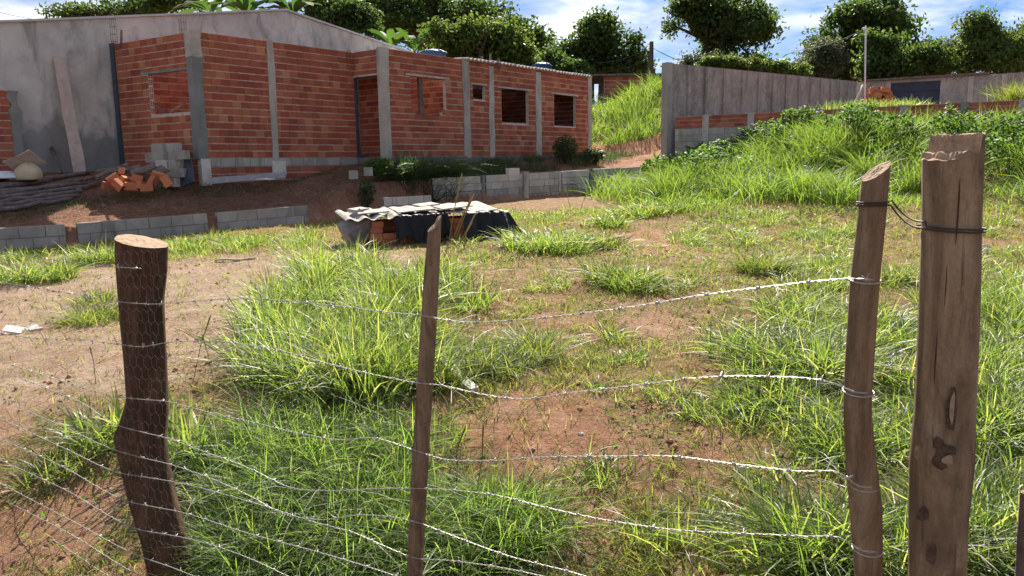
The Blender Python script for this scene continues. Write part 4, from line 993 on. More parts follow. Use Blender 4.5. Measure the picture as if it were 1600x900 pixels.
# ================================================================== TREES
LEAFK = .78
def tree(name, label, Y, base_px, lobes, n_clump, leaf, mat, trunk_r=.22, group=None, seed=0, per=26, crad=.42, flat=.75, trunk_top=None, dens_in=.35):
    r = np.random.default_rng(seed); m = mpp(Y); L = []; leaf = leaf * LEAFK; per = int(per * 1.45); crad = crad * .78; n_clump = int(n_clump * .80); dens_in = .38
    for (px, py, rx, rz) in lobes:
        c = at(px, py, Y); L.append((c + np.array([0, r.normal(0, rx * m * .25), 0]), np.array([rx * m, rx * m * .8, rz * m])))
    L = [q for c, s in L for q in ([(c, s * .86)] + [(c + (lambda v: v / np.linalg.norm(v))(r.normal(size=3) + np.array([0, -.2, .25])) * s * r.uniform(.85, 1.35), s * r.uniform(.18, .45)) for _ in range(6)])]
    bx = at(base_px, 200, Y)[0]; by = Y; bz = gz1(bx, by); root = thing(name, label, 'tree', (bx, by, bz), group)
    cen = np.mean([c for c, _ in L], 0); low = min(c[2] - s[2] for c, s in L)
    fork = np.array([bx * .5 + cen[0] * .5 if trunk_top is None else at(trunk_top[0], trunk_top[1], Y)[0], by, max(bz + .5, low + .15 * (cen[2] - low)) if trunk_top is None else at(trunk_top[0], trunk_top[1], Y)[2]])
    mb = MB(); b0 = np.array([bx, by, bz - .2]); mid = (b0 + fork) / 2 + np.array([r.normal(0, .2), 0, 0])
    mb.tube([b0, mid, fork], [trunk_r * 1.3, trunk_r, trunk_r * .8], 10, jit=.15, seed=seed)
    for c, s in L:
        e = c + np.array([0, 0, -.1]) * s; k1 = fork * .55 + e * .45 + r.normal(0, .25, 3)
        mb.tube([fork, k1, e], [trunk_r * .55, trunk_r * .33, trunk_r * .12], 6, jit=.1, seed=seed)
        for q in range(3):
            v = r.normal(size=3); v /= np.linalg.norm(v); mb.tube([k1 * .4 + e * .6, e + v * s * .7], [trunk_r * .2, trunk_r * .06], 5)
    mb.build('trunk', MATS['tree_bark'], root)
    vol = np.array([np.prod(s) ** (2 / 3) for _, s in L]); cnt = np.maximum((n_clump * vol / vol.sum()).astype(int), 6); CC = []
    for (c, s), k in zip(L, cnt):
        v = r.normal(size=(k, 3)); v /= np.linalg.norm(v, axis=1, keepdims=True); rad = (dens_in + (1.06 - dens_in) * r.random(k) ** .7)[:, None]
        lump = 1 + .22 * np.sin(v[:, 0:1] * 5 + seed) * np.cos(v[:, 2:3] * 6 + seed * .7)
        CC.append(c + v * s * rad * lump)
    CC = np.concatenate(CC); K = len(CC); up = np.repeat(CC, per, 0)
    off = np.clip(r.normal(size=(K * per, 3)), -1.9, 1.9) * crad * np.repeat(r.uniform(.55, 1.3, K), per)[:, None] * np.array([1, 1, flat])
    nr = r.normal(size=(K * per, 3)) + np.array([0, -.1, .55]); nr /= np.linalg.norm(nr, axis=1, keepdims=True)
    V, F = leaves(up + off, leaf * r.uniform(.6, 1.35, K * per), leaf * .55 * r.uniform(.7, 1.3, K * per), nr, r)
    V = V - np.array(root.location); mobj('crown', np_mesh('crown', V, F), MATS[mat], root); return root
tree('spreading_tree', 'wide spreading dark tree towering behind the brick house', 60, 690, [(596, 28, 46, 22), (650, 14, 56, 20), (712, 14, 52, 18), (762, 36, 42, 15), (806, 58, 34, 11), (838, 72, 22, 7), (640, 44, 48, 18), (575, 8, 40, 16), (700, 40, 50, 15)], 300, .46, 'tree_dark', .5, seed=1, per=24, crad=.75, flat=.5)
tree('bushy_tree', 'dense bright bushy tree right behind the brick house roof', 42, 745, [(745, 80, 58, 30), (700, 80, 32, 20), (792, 88, 32, 24), (735, 58, 40, 14), (770, 66, 30, 14)], 300, .30, 'tree_light', .3, seed=2, per=30, crad=.42)
tree('small_tree', 'small dark tree behind the far blue water tank', 48, 866, [(866, 104, 30, 15), (880, 112, 26, 14)], 90, .32, 'tree_dark', .16, seed=3)
tree('round_tree', 'round dark tree next to the utility pole', 52, 940, [(935, 78, 46, 26), (962, 96, 38, 24), (906, 86, 26, 20), (928, 52, 32, 16), (984, 110, 20, 10), (945, 42, 16, 8)], 260, .36, 'tree_dark', .3, seed=4, per=26, crad=.5)
tree('tall_tree', 'tall dark tree with a bare lower trunk behind the rough-cast wall', 48, 1098, [(1122, 24, 54, 28), (1152, 58, 46, 26), (1086, 22, 34, 24), (1172, 36, 30, 28), (1112, 2, 46, 14), (1150, 90, 40, 14)], 330, .34, 'tree_dark', .28, seed=5, per=26, crad=.48, trunk_top=(1104, 62))
tree('shrub_tree', 'brownish shrub peeping over the near end of the rough-cast wall', 40, 1095, [(1098, 100, 24, 12), (1125, 102, 22, 8)], 60, .22, 'tree_grey', .1, seed=6, crad=.3)
tree('vine_shrub', 'bright leafy shrub spilling over the top of the rough-cast wall', 35.5, 1180, [(1150, 101, 26, 8), (1188, 106, 26, 7), (1230, 112, 22, 6), (1120, 98, 20, 6)], 70, .22, 'tree_light', .08, seed=7, crad=.22, flat=.5)
tree('broad_tree', 'broad very dark tree rising behind the yard corner', 47, 1340, [(1352, 50, 56, 32), (1312, 66, 44, 38), (1392, 66, 32, 36), (1330, 100, 58, 24), (1345, 26, 44, 14), (1290, 96, 26, 22)], 430, .36, 'tree_dark', .4, seed=8, per=26, crad=.5)
tree('grey_tree', 'greyish small-leaved tree beside the broad dark tree', 44, 1272, [(1272, 94, 30, 22), (1290, 82, 20, 14), (1262, 110, 26, 12)], 110, .2, 'tree_grey', .14, seed=9, crad=.36)
tree('light_tree', 'lighter green tree standing in front of the broad dark tree', 40, 1374, [(1374, 88, 24, 26), (1380, 110, 28, 18), (1366, 72, 16, 12)], 120, .26, 'tree_mid', .14, seed=10, crad=.34)
tree('yard_bush', 'mid green bush above the navy gate', 40, 1425, [(1425, 102, 34, 20), (1450, 92, 24, 18), (1405, 112, 24, 12)], 130, .24, 'tree_mid', .12, seed=11, crad=.34)
tree('silvery_bush', 'silvery green bush next to the one above the navy gate', 41, 1475, [(1478, 94, 28, 24), (1462, 106, 26, 14)], 110, .26, 'tree_grey', .12, seed=12, crad=.34)
tree('leafy_bush', 'large bright leafy bush at the end of the yard wall', 38, 1560, [(1525, 96, 34, 22), (1565, 88, 40, 26), (1605, 92, 44, 26), (1532, 58, 16, 18), (1548, 74, 30, 16), (1528, 42, 9, 9), (1610, 62, 26, 16)], 300, .24, 'tree_light', .18, seed=13, per=28, crad=.36)
tree('shed_tree', 'dark feathery tree behind the grey shed roof', 58, 195, [(190, 14, 52, 13), (240, 12, 40, 12), (140, 22, 34, 7), (290, 10, 34, 10)], 170, .36, 'tree_dark', .3, seed=14, per=24, crad=.6, flat=.5)
tree('ridge_tree', 'dark tree over the ridge of the grey shed', 52, 525, [(520, 22, 28, 18), (550, 30, 24, 14), (500, 10, 24, 10), (566, 40, 20, 12)], 130, .34, 'tree_dark', .25, seed=15, crad=.5)
def banana(name, label, px, py, Y, n, ln, seed, spread=1.0):
    r = np.random.default_rng(seed); b = at(px, py, Y); root = thing(name, label, 'plant', (b[0], Y, b[2] - 2.6))
    zg = gz1(b[0], Y); root.location.z = zg
    MB().tube([[b[0], Y, zg - .1], [b[0] + .05, Y, (zg + b[2]) / 2], b], [.16, .13, .09], 10).build('stem', MATS['banana_leaf'], root)
    for k in range(n):
        az = 2 * math.pi * k / n + r.normal(0, .3); el = r.uniform(.5, 1.35); dv = np.array([math.cos(az), math.sin(az), 0]); sd_ = np.array([-math.sin(az), math.cos(az), 0])
        V = []; m_ = 12; lnk = ln * r.uniform(.75, 1.15)
        for i in range(m_ + 1):
            s = i / m_; a_ = el - 1.5 * s * s * spread; c = b + dv * lnk * s * math.cos(el * .8) * 1.0 + np.array([0, 0, lnk * (s * math.sin(el) - .55 * spread * s * s)])
            w = .02 + .24 * lnk / 2.2 * max(0, math.sin(math.pi * min(1, max(0, s - .12) / .88)) ** .6) if s > .12 else .02
            j = r.normal(0, .015)
            V += [c - sd_ * w + np.array([0, 0, .10 * w + j]), c, c + sd_ * w + np.array([0, 0, .10 * w - j])]
        Fs = []
        for i in range(m_):
            q = i * 3; Fs += [(q, q + 1, q + 4, q + 3), (q + 1, q + 2, q + 5, q + 4)]
        mb = MB(); mb.add(V, Fs, True); mb.build('leaf', MATS['banana_leaf'], root)
banana('banana_plant', 'banana plant with upright leaves between shed roof and house', 612, 78, 39, 9, 2.0, 1, .7)
banana('banana_plant', 'second banana plant, leaning against the bushy tree behind the house', 648, 82, 40, 8, 1.9, 2, .8)
banana('banana_plant', 'large banana plant rising over the middle of the grey shed roof', 386, 26, 44, 15, 3.0, 3, 1.0)
banana('banana_plant', 'banana plant with long fronds above the shed roof next to the feathery tree', 330, 22, 46, 14, 2.8, 7, 1.1)
banana('banana_plant', 'banana plant over the shed ridge beside the dark ridge tree', 458, 26, 46, 14, 2.8, 4, 1.0)
banana('banana_plant', 'banana plant with drooping leaves behind the rough-cast wall', 1208, 108, 38, 9, 1.8, 5, 1.0)
banana('banana_plant', 'smaller banana plant next to the dark water tank', 1236, 112, 39, 7, 1.5, 6, 1.1)

# ================================================================== GRASS AND WEEDS
def grounds(px, py):
    """vectorised ground_at for the gently sloping front of the plot"""
    px = np.asarray(px, float); py = np.asarray(py, float)
    D = FWD[None] + CR[None] * ((px - 800) / F_PX)[:, None] + CU[None] * ((450 - py) / F_PX)[:, None]
    y = np.full(len(px), 6.0)
    for _ in range(25):
        s = y / D[:, 1]; g = gz(s * D[:, 0], y); yn_ = (g - EYE) / D[:, 2] * D[:, 1]
        y = np.clip(.5 * y + .5 * np.clip(yn_, 1.2, 40), 1.2, 40)
    s = y / D[:, 1]; return s * D[:, 0], y
rg = np.random.default_rng(99)
def patch(specs, h, rad, n, wid, lean=.5, droop=.45, vary=.35, seed=0):
    """tufts spread over pixel ellipses (px,py,rx,ry,count)"""
    r = np.random.default_rng(seed); out = []
    for (px, py, rx, ry, k) in specs:
        q = np.sqrt(r.random(k)); th = r.random(k) * 2 * np.pi; X, Yy = grounds(px + rx * q * np.cos(th), py + ry * q * np.sin(th))
        for x, y in zip(X, Yy):
            hh_ = h * r.uniform(1 - vary, 1 + vary)
            out.append(tussock_arrays(x, y, rad * r.uniform(.6, 1.3), hh_, int(n * r.uniform(.6, 1.3)), r, wid, lean, droop))
    return out
# --- short sparse turf over the plot
N = 300000
yy = 2.3 + 15.5 * rg.random(N) ** 1.55; xx = (rg.random(N) - .5) * (1.62 * yy + 1.2)
tuft = fbm(xx * 9, yy * 9, 71, 2); big = fbm(xx * 1.3, yy * 1.3, 72, 3)
dens = (.45 + .8 * ss(.38, .6, big)) * ss(.34, .58, tuft) * (1 - .78 * bare(xx, yy)) * (1 - .72 * redness(xx, yy)) + .03
dens = dens + .5 * ss(1.0, 3.0, xx - .12 * yy) * ss(.3, .55, tuft) * (1 - .7 * redness(xx, yy))
keep = (rg.random(N) < dens) & (tdist(xx, yy) < -.25)
xx, yy = xx[keep], yy[keep]; N = len(xx); tall = ss(.45, .7, fbm(xx * 2, yy * 2, 73, 3))
base = np.stack([xx, yy, gz(xx, yy) - .004], -1)
L_ = (.022 + .07 * rg.random(N) ** 2 + .07 * tall * rg.random(N)) * (1 + .03 * yy)
V, F = blades(base, rg.random(N) * 6.283, L_, (.0035 + .0035 * rg.random(N)) * (.75 + .12 * yy), rg.uniform(.2, .9, N), rg.uniform(.1, .6, N), 2, rg.normal(0, .6, N))
foliage('turf', [(.10, .125, .032), (.085, .14, .030), (.17, .165, .055), (.105, .155, .034), (.24, .20, .09), (.09, .135, .03)], (2.5, 2.4, 1.3), .48, .6, .25)
tag(mobj('turf_grass', np_mesh('turf_grass', V, F, True), MATS['turf']), 'short patchy yellow green turf creeping over the red earth', 'grass', kind='stuff')
N = 75000; yy = 2.2 + 14 * rg.random(N) ** 1.6; xx = (rg.random(N) - .5) * (1.62 * yy + 1.2)
keep = (tdist(xx, yy) < -.2) & (rg.random(N) < .25 + .75 * ss(.42, .6, fbm(xx * 3, yy * 3, 75, 3))); xx, yy = xx[keep], yy[keep]; N = len(xx)
V, F = blades(np.stack([xx, yy, gz(xx, yy) + .004 + .012 * rg.random(N)], -1), rg.random(N) * 6.283, (.02 + .06 * rg.random(N) ** 2) * (1 + .05 * yy), (.002 + .003 * rg.random(N)) * (.8 + .12 * yy), np.full(N, .99), -rg.uniform(-.02, .1, N), 1, rg.normal(0, .3, N))
V = V.reshape(N, -1, 3); V[:, 2:, 2] = V[:, :2, 2] + rg.normal(0, .006, (N, 1)); V = V.reshape(-1, 3)
foliage('straw', [(.10, .07, .045), (.22, .15, .085), (.33, .25, .15), (.16, .10, .06), (.42, .34, .23)], (1.3, 1.2, 1.0), .15, .8, .15)
tag(mobj('straw_litter', np_mesh('straw_litter', V, F), MATS['straw']), 'bits of straw and dead leaf strewn over the earth', 'litter', kind='stuff')
# --- low broad-leaved creepers among the turf
N = 26000
yy = 2.2 + 11 * rg.random(N) ** 1.6; xx = (rg.random(N) - .5) * (1.6 * yy + 1)
keep = (rg.random(N) < ss(.48, .66, fbm(xx * 1.7 + 4, yy * 1.7, 81, 3)) * (1 - .95 * bare(xx, yy)) * (1 - .85 * redness(xx, yy))) & (tdist(xx, yy) < -.3)
xx, yy = xx[keep], yy[keep]; N = len(xx)
nr = rg.normal(size=(N, 3)) * .55 + np.array([0, 0, 1]); nr /= np.linalg.norm(nr, axis=1, keepdims=True)
V, F = leaves(np.stack([xx, yy, gz(xx, yy) + .012 + .05 * rg.random(N) ** 2], -1), (.018 + .022 * rg.random(N)) * (.8 + .06 * yy), (.010 + .011 * rg.random(N)) * (.8 + .06 * yy), nr, rg)
tag(mobj('creeping_weeds', np_mesh('creeping_weeds', V, F), MATS['weed_leaf']), 'small round leaved weeds creeping between the turf', 'weeds', kind='stuff')
# --- the big overgrown patch in the middle
mid = patch([(500, 600, 95, 30, 20), (600, 600, 90, 32, 18), (470, 545, 90, 40, 18), (590, 530, 110, 45, 24), (560, 465, 110, 40, 22), (660, 480, 80, 35, 16), (700, 450, 40, 25, 7), (520, 430, 60, 20, 9), (430, 500, 50, 40, 8)], .42, .16, 120, .012, .5, .42, .35, 1)
grass_object('tall_grass', mid, 'grass_bright', 'broad patch of tall bright grass spreading behind the thin post', kind='stuff')
fr = patch([(780, 575, 80, 32, 13), (700, 590, 50, 30, 7), (830, 545, 40, 20, 5)], .26, .16, 110, .008, .6, .5, .3, 2)
grass_object('tall_grass', fr, 'grass_mid', 'finer greyish fringe of the tall grass patch', kind='stuff')
# --- low dense weeds at the foot of the fence
lowp = patch([(420, 760, 110, 60, 44), (560, 790, 130, 80, 60), (480, 880, 160, 60, 56), (690, 850, 110, 60, 34), (800, 830, 70, 40, 16), (560, 700, 120, 25, 20), (430, 690, 60, 25, 10)], .27, .15, 78, .0066, .55, .55, .55, 3)
foliage('grass_soft', [(.07, .125, .032), (.10, .16, .04), (.13, .19, .05), (.085, .14, .036), (.19, .20, .085)], (2.6, 2.7, 1.4), .56, .5, .35)
grass_object('low_grass', lowp, 'grass_soft', 'tangle of fine low grass at the foot of the fence', kind='stuff', seg=4)
lf = [grounds(500 + 190 * rg.normal(size=1100) * .6, 800 + 75 * rg.normal(size=1100))]
xx, yy = lf[0]; N = len(xx); nr = rg.normal(size=(N, 3)) * .6 + np.array([0, 0, 1]); nr /= np.linalg.norm(nr, axis=1, keepdims=True)
V, F = leaves(np.stack([xx, yy, gz(xx, yy) + .04 + .16 * rg.random(N)], -1), .022 + .025 * rg.random(N), .011 + .013 * rg.random(N), nr, rg)
tag(mobj('leafy_weeds', np_mesh('leafy_weeds', V, F), MATS['weed_leaf']), 'leafy weeds mixed into the low grass by the fence', 'weeds', kind='stuff')
# --- single tussocks
def tus(label, px, py, rad, h, n, mat='grass_bright', wid=.011, lean=.6, droop=.5, sub=3, group=None, seed=0, name='grass_tussock'):
    r = np.random.default_rng(seed); g = ground_at(px, py); parts = []
    for k in range(sub):
        a_ = r.random() * 6.28; q = rad * .6 * math.sqrt(r.random()) * (sub > 1)
        parts.append(tussock_arrays(g[0] + q * math.cos(a_), g[1] + q * math.sin(a_), rad * r.uniform(.5, .9), h * r.uniform(.75, 1.1), n // sub, r, wid, lean, droop))
    return grass_object(name, parts, mat, label, 'grass', None, group)
T = [('wide-bladed grass tussock hugging the thick dark post', 310, 700, .22, .40, 260, 'grass_bright', .016),
     ('wide-bladed grass tussock on the open side of the thick dark post', 150, 690, .28, .30, 260, 'grass_bright', .014),
     ('shaggy grass tussock below the wires beside the thick dark post', 110, 740, .24, .22, 240, 'grass_mid', .009),
     ('bright grass tussock near the block wall under the pole stack', 90, 432, .55, .42, 700, 'grass_bright', .016),
     ('bright grass tussock against the gap in the block walls', 170, 408, .5, .40, 600, 'grass_bright', .016),
     ('low grass tussock by the white tile shards', 130, 500, .42, .26, 520, 'grass_mid', .011),
     ('pale grass tussock next to the thick dark post on the path', 150, 470, .25, .22, 260, 'grass_mid', .011),
     ('bushy grass tussock in front of the black plastic sheet', 850, 388, .75, .40, 1100, 'grass_bright', .018),
     ('grass tussock joined to the bushy one by the black plastic', 920, 385, .5, .36, 600, 'grass_mid', .018),
     ('fan-shaped grass tussock between two bare red patches', 985, 452, .42, .38, 620, 'grass_bright', .013),
     ('stiff upright grass tussock beside the fan-shaped one', 940, 440, .25, .42, 320, 'grass_mid', .012),
     ('low arching tussock fringing the fan-shaped one', 1040, 455, .35, .24, 380, 'grass_mid', .011),
     ('round bluish grass tussock standing alone below the mound', 1196, 425, .30, .42, 560, 'grass_mid', .011),
     ('grass tussock at the foot of the mound near the retaining wall', 1010, 335, .75, .42, 700, 'grass_bright', .022),
     ('low grass tussock before the retaining wall', 945, 355, .5, .30, 420, 'grass_bright', .020),
     ('big drooping grass tussock behind the thin leaning post', 1270, 585, .38, .46, 900, 'grass_bright', .012),
     ('darker drooping tussock between the two posts', 1395, 600, .28, .34, 520, 'grass_mid', .011),
     ('spiky seedling tussock on the red strip under the second wire', 1085, 645, .12, .15, 120, 'grass_bright', .008),
     ('small spiky tussock beside the red patch', 930, 575, .16, .13, 160, 'grass_bright', .008),
     ('small spiky tussock closer to the middle wire', 990, 562, .15, .13, 150, 'grass_bright', .008),
     ('pale arching tussock at the foot of the thin leaning post', 1320, 915, .12, .20, 90, 'grass_bright', .012),
     ('pale arching tussock between the two right posts', 1405, 905, .10, .22, 80, 'grass_bright', .012),
     ('tall arching tussock behind the thick cut post', 1545, 890, .12, .26, 110, 'grass_bright', .012),
     ('bright long-bladed tussock past the thick cut post', 1580, 660, .26, .30, 420, 'grass_bright', .010),
     ('long grass tussock growing by the flat stones', 1575, 500, .5, .36, 620, 'grass_bright', .012),
     ('grass tussock behind the top of the thick cut post', 1560, 590, .35, .34, 500, 'grass_bright', .011),
     ('upright tussock near the tie wire', 1385, 440, .3, .34, 420, 'grass_mid', .011)]
for k, (lab, px, py, rad, h, n, mt, wd) in enumerate(T): tus(lab, px, py, rad, h, n, mt, wd, seed=200 + k, droop=.62 if 'arching' in lab or 'drooping' in lab else .45)
# strip of grass before the block walls, thin rear turf
strip = patch([(370, 384, 120, 9, 30), (60, 405, 70, 14, 12), (480, 372, 30, 10, 8), (280, 395, 60, 8, 10)], .2, .25, 90, .013, .5, .4, .4, 5)
strip += patch([(880, 335, 120, 10, 24), (820, 350, 60, 14, 12), (760, 395, 40, 20, 6)], .18, .3, 70, .016, .5, .4, .4, 6)
grass_object('low_grass', strip, 'grass_bright', 'strip of fresh low grass along the foot of the block walls', kind='stuff', seg=3)
rightp = patch([(1120, 380, 70, 20, 14), (1280, 390, 80, 28, 20), (1160, 350, 90, 20, 20), (1300, 350, 70, 25, 16), (1240, 480, 70, 22, 8), (1580, 420, 40, 40, 8), (1440, 650, 50, 60, 12), (1220, 640, 110, 30, 22), (1330, 700, 60, 30, 12), (1590, 780, 30, 40, 6), (1500, 520, 60, 50, 10), (1560, 360, 40, 12, 6)], .20, .22, 110, .010, .55, .5, .4, 7)
rightp += patch([(1560, 610, 45, 130, 34), (1590, 480, 30, 60, 12), (1500, 440, 70, 60, 14), (1300, 530, 90, 50, 18), (1230, 590, 70, 30, 12), (1400, 520, 40, 50, 8), (1180, 560, 60, 20, 8), (1560, 860, 60, 50, 14), (1420, 870, 70, 30, 12), (1300, 880, 80, 25, 12), (1280, 440, 60, 25, 8)], .30, .17, 100, .010, .5, .55, .4, 8)
rightp += patch([(1000, 410, 120, 25, 16), (1110, 440, 60, 30, 9), (880, 430, 50, 25, 6), (1160, 520, 60, 25, 6), (960, 550, 70, 20, 8), (1080, 400, 60, 15, 8), (820, 470, 60, 25, 7), (1000, 620, 80, 25, 5), (1200, 800, 100, 60, 12), (1050, 860, 90, 40, 8), (940, 730, 60, 25, 4)], .15, .12, 55, .008, .6, .5, .5, 9)
grass_object('low_grass', rightp, 'grass_bright', 'uneven fresh grass between the red patches and the mound', kind='stuff', seg=4)
# --- overgrown mound
foliage('grass_mound', [(.048, .08, .022), (.076, .122, .026), (.105, .155, .032), (.062, .106, .026), (.09, .138, .03), (.15, .165, .06)], (2.9, 3.0, 1.4), .53, .5, .35)
N = 105000
x = rg.uniform(1.5, 17, N); d = -rg.random(N) ** .9 * 9.5; y = np.interp(x, TX, TY) + d * 1.25
mk = ss(2.6, 4.4, x + .2 * d + 1.2) * ss(-9.0, -5.0, d + 1.5 * (fbm(x * .7, y * .7, 90) - .5) * 2) * (.4 + ss(.35, .6, fbm(x * 1.1, y * 1.1, 91, 3)))
keep = (rg.random(N) < mk) & (y > 10.5) & (tdist(x, y) < -.15); x, y = x[keep], y[keep]; N = len(x)
hgt = (.14 + .75 * ss(.38, .68, fbm(x * 1.0, y * 1.0, 92, 3))) * rg.uniform(.6, 1.2, N)
V, F = blades(np.stack([x, y, gz(x, y) - .01], -1), rg.random(N) * 6.283, hgt * 1.1, .013 + .014 * rg.random(N), np.abs(rg.normal(.35, .2, N)), rg.uniform(.15, .7, N), 3, rg.normal(0, .5, N))
tag(mobj('tall_grass', np_mesh('tall_grass', V, F, True), MATS['grass_mound']), 'tall rank grass covering the mound below the low wall', 'grass', kind='stuff')
N = 56000
x = rg.uniform(4.0, 15, N); d = -rg.random(N) * 5.5; y = np.interp(x, TX, TY) + d * 1.25
blobn = fbm(x * 1.25, y * 1.25, 93, 3)
mk = ss(3.9, 5.2, x) * np.maximum(ss(.44, .56, blobn), .4 * ss(6.5, 5, x)) * ss(-5.2, -3, d + (blobn - .5) * 3)
keep = (rg.random(N) < mk) & (tdist(x, y) < -.1); x, y, blobn = x[keep], y[keep], blobn[keep]; N = len(x)
nr = rg.normal(size=(N, 3)) * .55 + np.array([0, -.15, .8]); nr /= np.linalg.norm(nr, axis=1, keepdims=True)
V, F = leaves(np.stack([x, y, gz(x, y) + (.28 + 2.3 * np.clip(blobn - .42, 0, .3) * ss(14, 10, x)) * rg.random(N) ** .5 + .1], -1), .06 + .10 * rg.random(N) ** 2, .05 + .08 * rg.random(N) ** 2, nr, rg, .15)
tag(mobj('leafy_creeper', np_mesh('leafy_creeper', V, F), MATS['weed_leaf']), 'broad leaved creeper heaped over the mound beside the tall wall', 'creeper', kind='stuff')
# --- grassy slope between house and tall wall
N = 13000; x = rg.uniform(-1, 9, N); y = rg.uniform(29.7, 41, N)
keep = (x < 5.2 + .8 * (y - 26) * 1.0); x, y = x[keep], y[keep]; N = len(x)
V, F = blades(np.stack([x, y, gz(x, y) - .02], -1), rg.random(N) * 6.283, (.15 + 1.0 * ss(.35, .7, fbm(x * .9, y * .9, 94, 3))) * rg.uniform(.7, 1.2, N), .025 + .02 * rg.random(N), np.abs(rg.normal(.35, .2, N)), rg.uniform(.1, .6, N), 3, rg.normal(0, .5, N))
tag(mobj('hill_grass', np_mesh('hill_grass', V, F, True), MATS['grass_mound']), 'long grass on the slope between the brick house and the tall wall', 'grass', kind='stuff')
# --- yard grass by the brick pile, tall grass at the yard wall's end
N = 2600; c0 = at(1370, 165, 24.6); x = c0[0] + rg.normal(0, .75, N); y = 24.4 + rg.normal(0, .25, N)
V, F = blades(np.stack([x, y, np.full(N, c0[2] - .35)], -1), rg.random(N) * 6.283, .35 + .35 * rg.random(N), .016 + .014 * rg.random(N), np.abs(rg.normal(.3, .15, N)), rg.uniform(.1, .6, N), 4, rg.normal(0, .5, N))
keep = None
tag(mobj('yard_grass', np_mesh('yard_grass', V, F, True), MATS['grass_bright']), 'yellowing grass growing round the brick pile in the yard', 'grass', kind='stuff')
N = 900; c0 = at(1600, 150, 24.5); x = c0[0] + rg.normal(0, .3, N); y = 24.5 + rg.normal(0, .25, N)
V, F = blades(np.stack([x, y, np.full(N, c0[2] - .6)], -1), rg.random(N) * 6.283, .8 + .6 * rg.random(N), .018 + .014 * rg.random(N), np.abs(rg.normal(.2, .12, N)), rg.uniform(.1, .6, N), 5, rg.normal(0, .5, N))
tag(mobj('reed_clump', np_mesh('reed_clump', V, F, True), MATS['grass_mid']), 'tall reedy grass clump before the end of the yard wall', 'grass')
# --- terrace plants in the shade of the house
def on_terrace(px, Y):
    X = at(px, 260, Y)[0]; return X, Y
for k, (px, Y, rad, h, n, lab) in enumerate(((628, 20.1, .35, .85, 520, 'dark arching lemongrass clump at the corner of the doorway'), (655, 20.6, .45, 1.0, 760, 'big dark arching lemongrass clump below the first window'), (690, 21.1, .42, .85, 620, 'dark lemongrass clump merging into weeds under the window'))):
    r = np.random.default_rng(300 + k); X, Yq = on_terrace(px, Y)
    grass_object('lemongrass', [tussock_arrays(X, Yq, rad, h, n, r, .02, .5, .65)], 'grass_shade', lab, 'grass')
N = 7000; s = rg.random(N); tt = rg.uniform(-.3, LR + 1, N); oo = .2 + 1.5 * rg.random(N) ** 1.3
P_ = B[None] + u[None] * tt[:, None] + nF[None] * oo[:, None]; x, y = P_[:, 0], P_[:, 1]
keep = (tdist(x, y) > .12) & (rg.random(N) < ss(.3, .6, fbm(x * 1.5, y * 1.5, 95))); x, y = x[keep], y[keep]; N = len(x)
V, F = blades(np.stack([x, y, gz(x, y) - .01], -1), rg.random(N) * 6.283, .15 + .3 * rg.random(N), .012 + .012 * rg.random(N), np.abs(rg.normal(.4, .2, N)), rg.uniform(.1, .6, N), 3, rg.normal(0, .5, N))
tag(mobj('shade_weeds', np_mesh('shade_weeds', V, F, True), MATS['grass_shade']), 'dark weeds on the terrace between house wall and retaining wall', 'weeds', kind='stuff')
N = 9000; xx = rg.uniform(-11, -2.5, N); yy = np.interp(xx, TX, TY) + .2 + 3.8 * rg.random(N)
V, F = blades(np.stack([xx, yy, gz(xx, yy) + .012], -1), rg.random(N) * 6.283, .04 + .16 * rg.random(N) ** 2, .006 + .010 * rg.random(N), np.full(N, .97), rg.uniform(0, .1, N), 1, rg.normal(0, .4, N))
V = V.reshape(N, -1, 3); V[:, 2:, 2] = V[:, :2, 2] + rg.normal(0, .02, (N, 1)); V = V.reshape(-1, 3)
tag(mobj('bank_litter', np_mesh('bank_litter', V, F), MATS['straw']), 'twigs and straw scattered on the bank below shed and house', 'litter', kind='stuff')
N = 2600; tt = rg.uniform(-1.5, 6.0, N); P_ = np.array([[-8.6, 16.0]]) + np.array([[.72, .69]]) * tt[:, None] + rg.normal(0, .25, (N, 2)); x, y = P_[:, 0], P_[:, 1]
V, F = blades(np.stack([x, y, gz(x, y) - .01], -1), rg.random(N) * 6.283, .05 + .12 * rg.random(N), .008 + .008 * rg.random(N), np.abs(rg.normal(.5, .2, N)), rg.uniform(.1, .6, N), 3, rg.normal(0, .5, N))
tag(mobj('bank_grass', np_mesh('bank_grass', V, F, True), MATS['grass_shade']), 'sparse grass on the red bank below the brick heap', 'grass', kind='stuff')
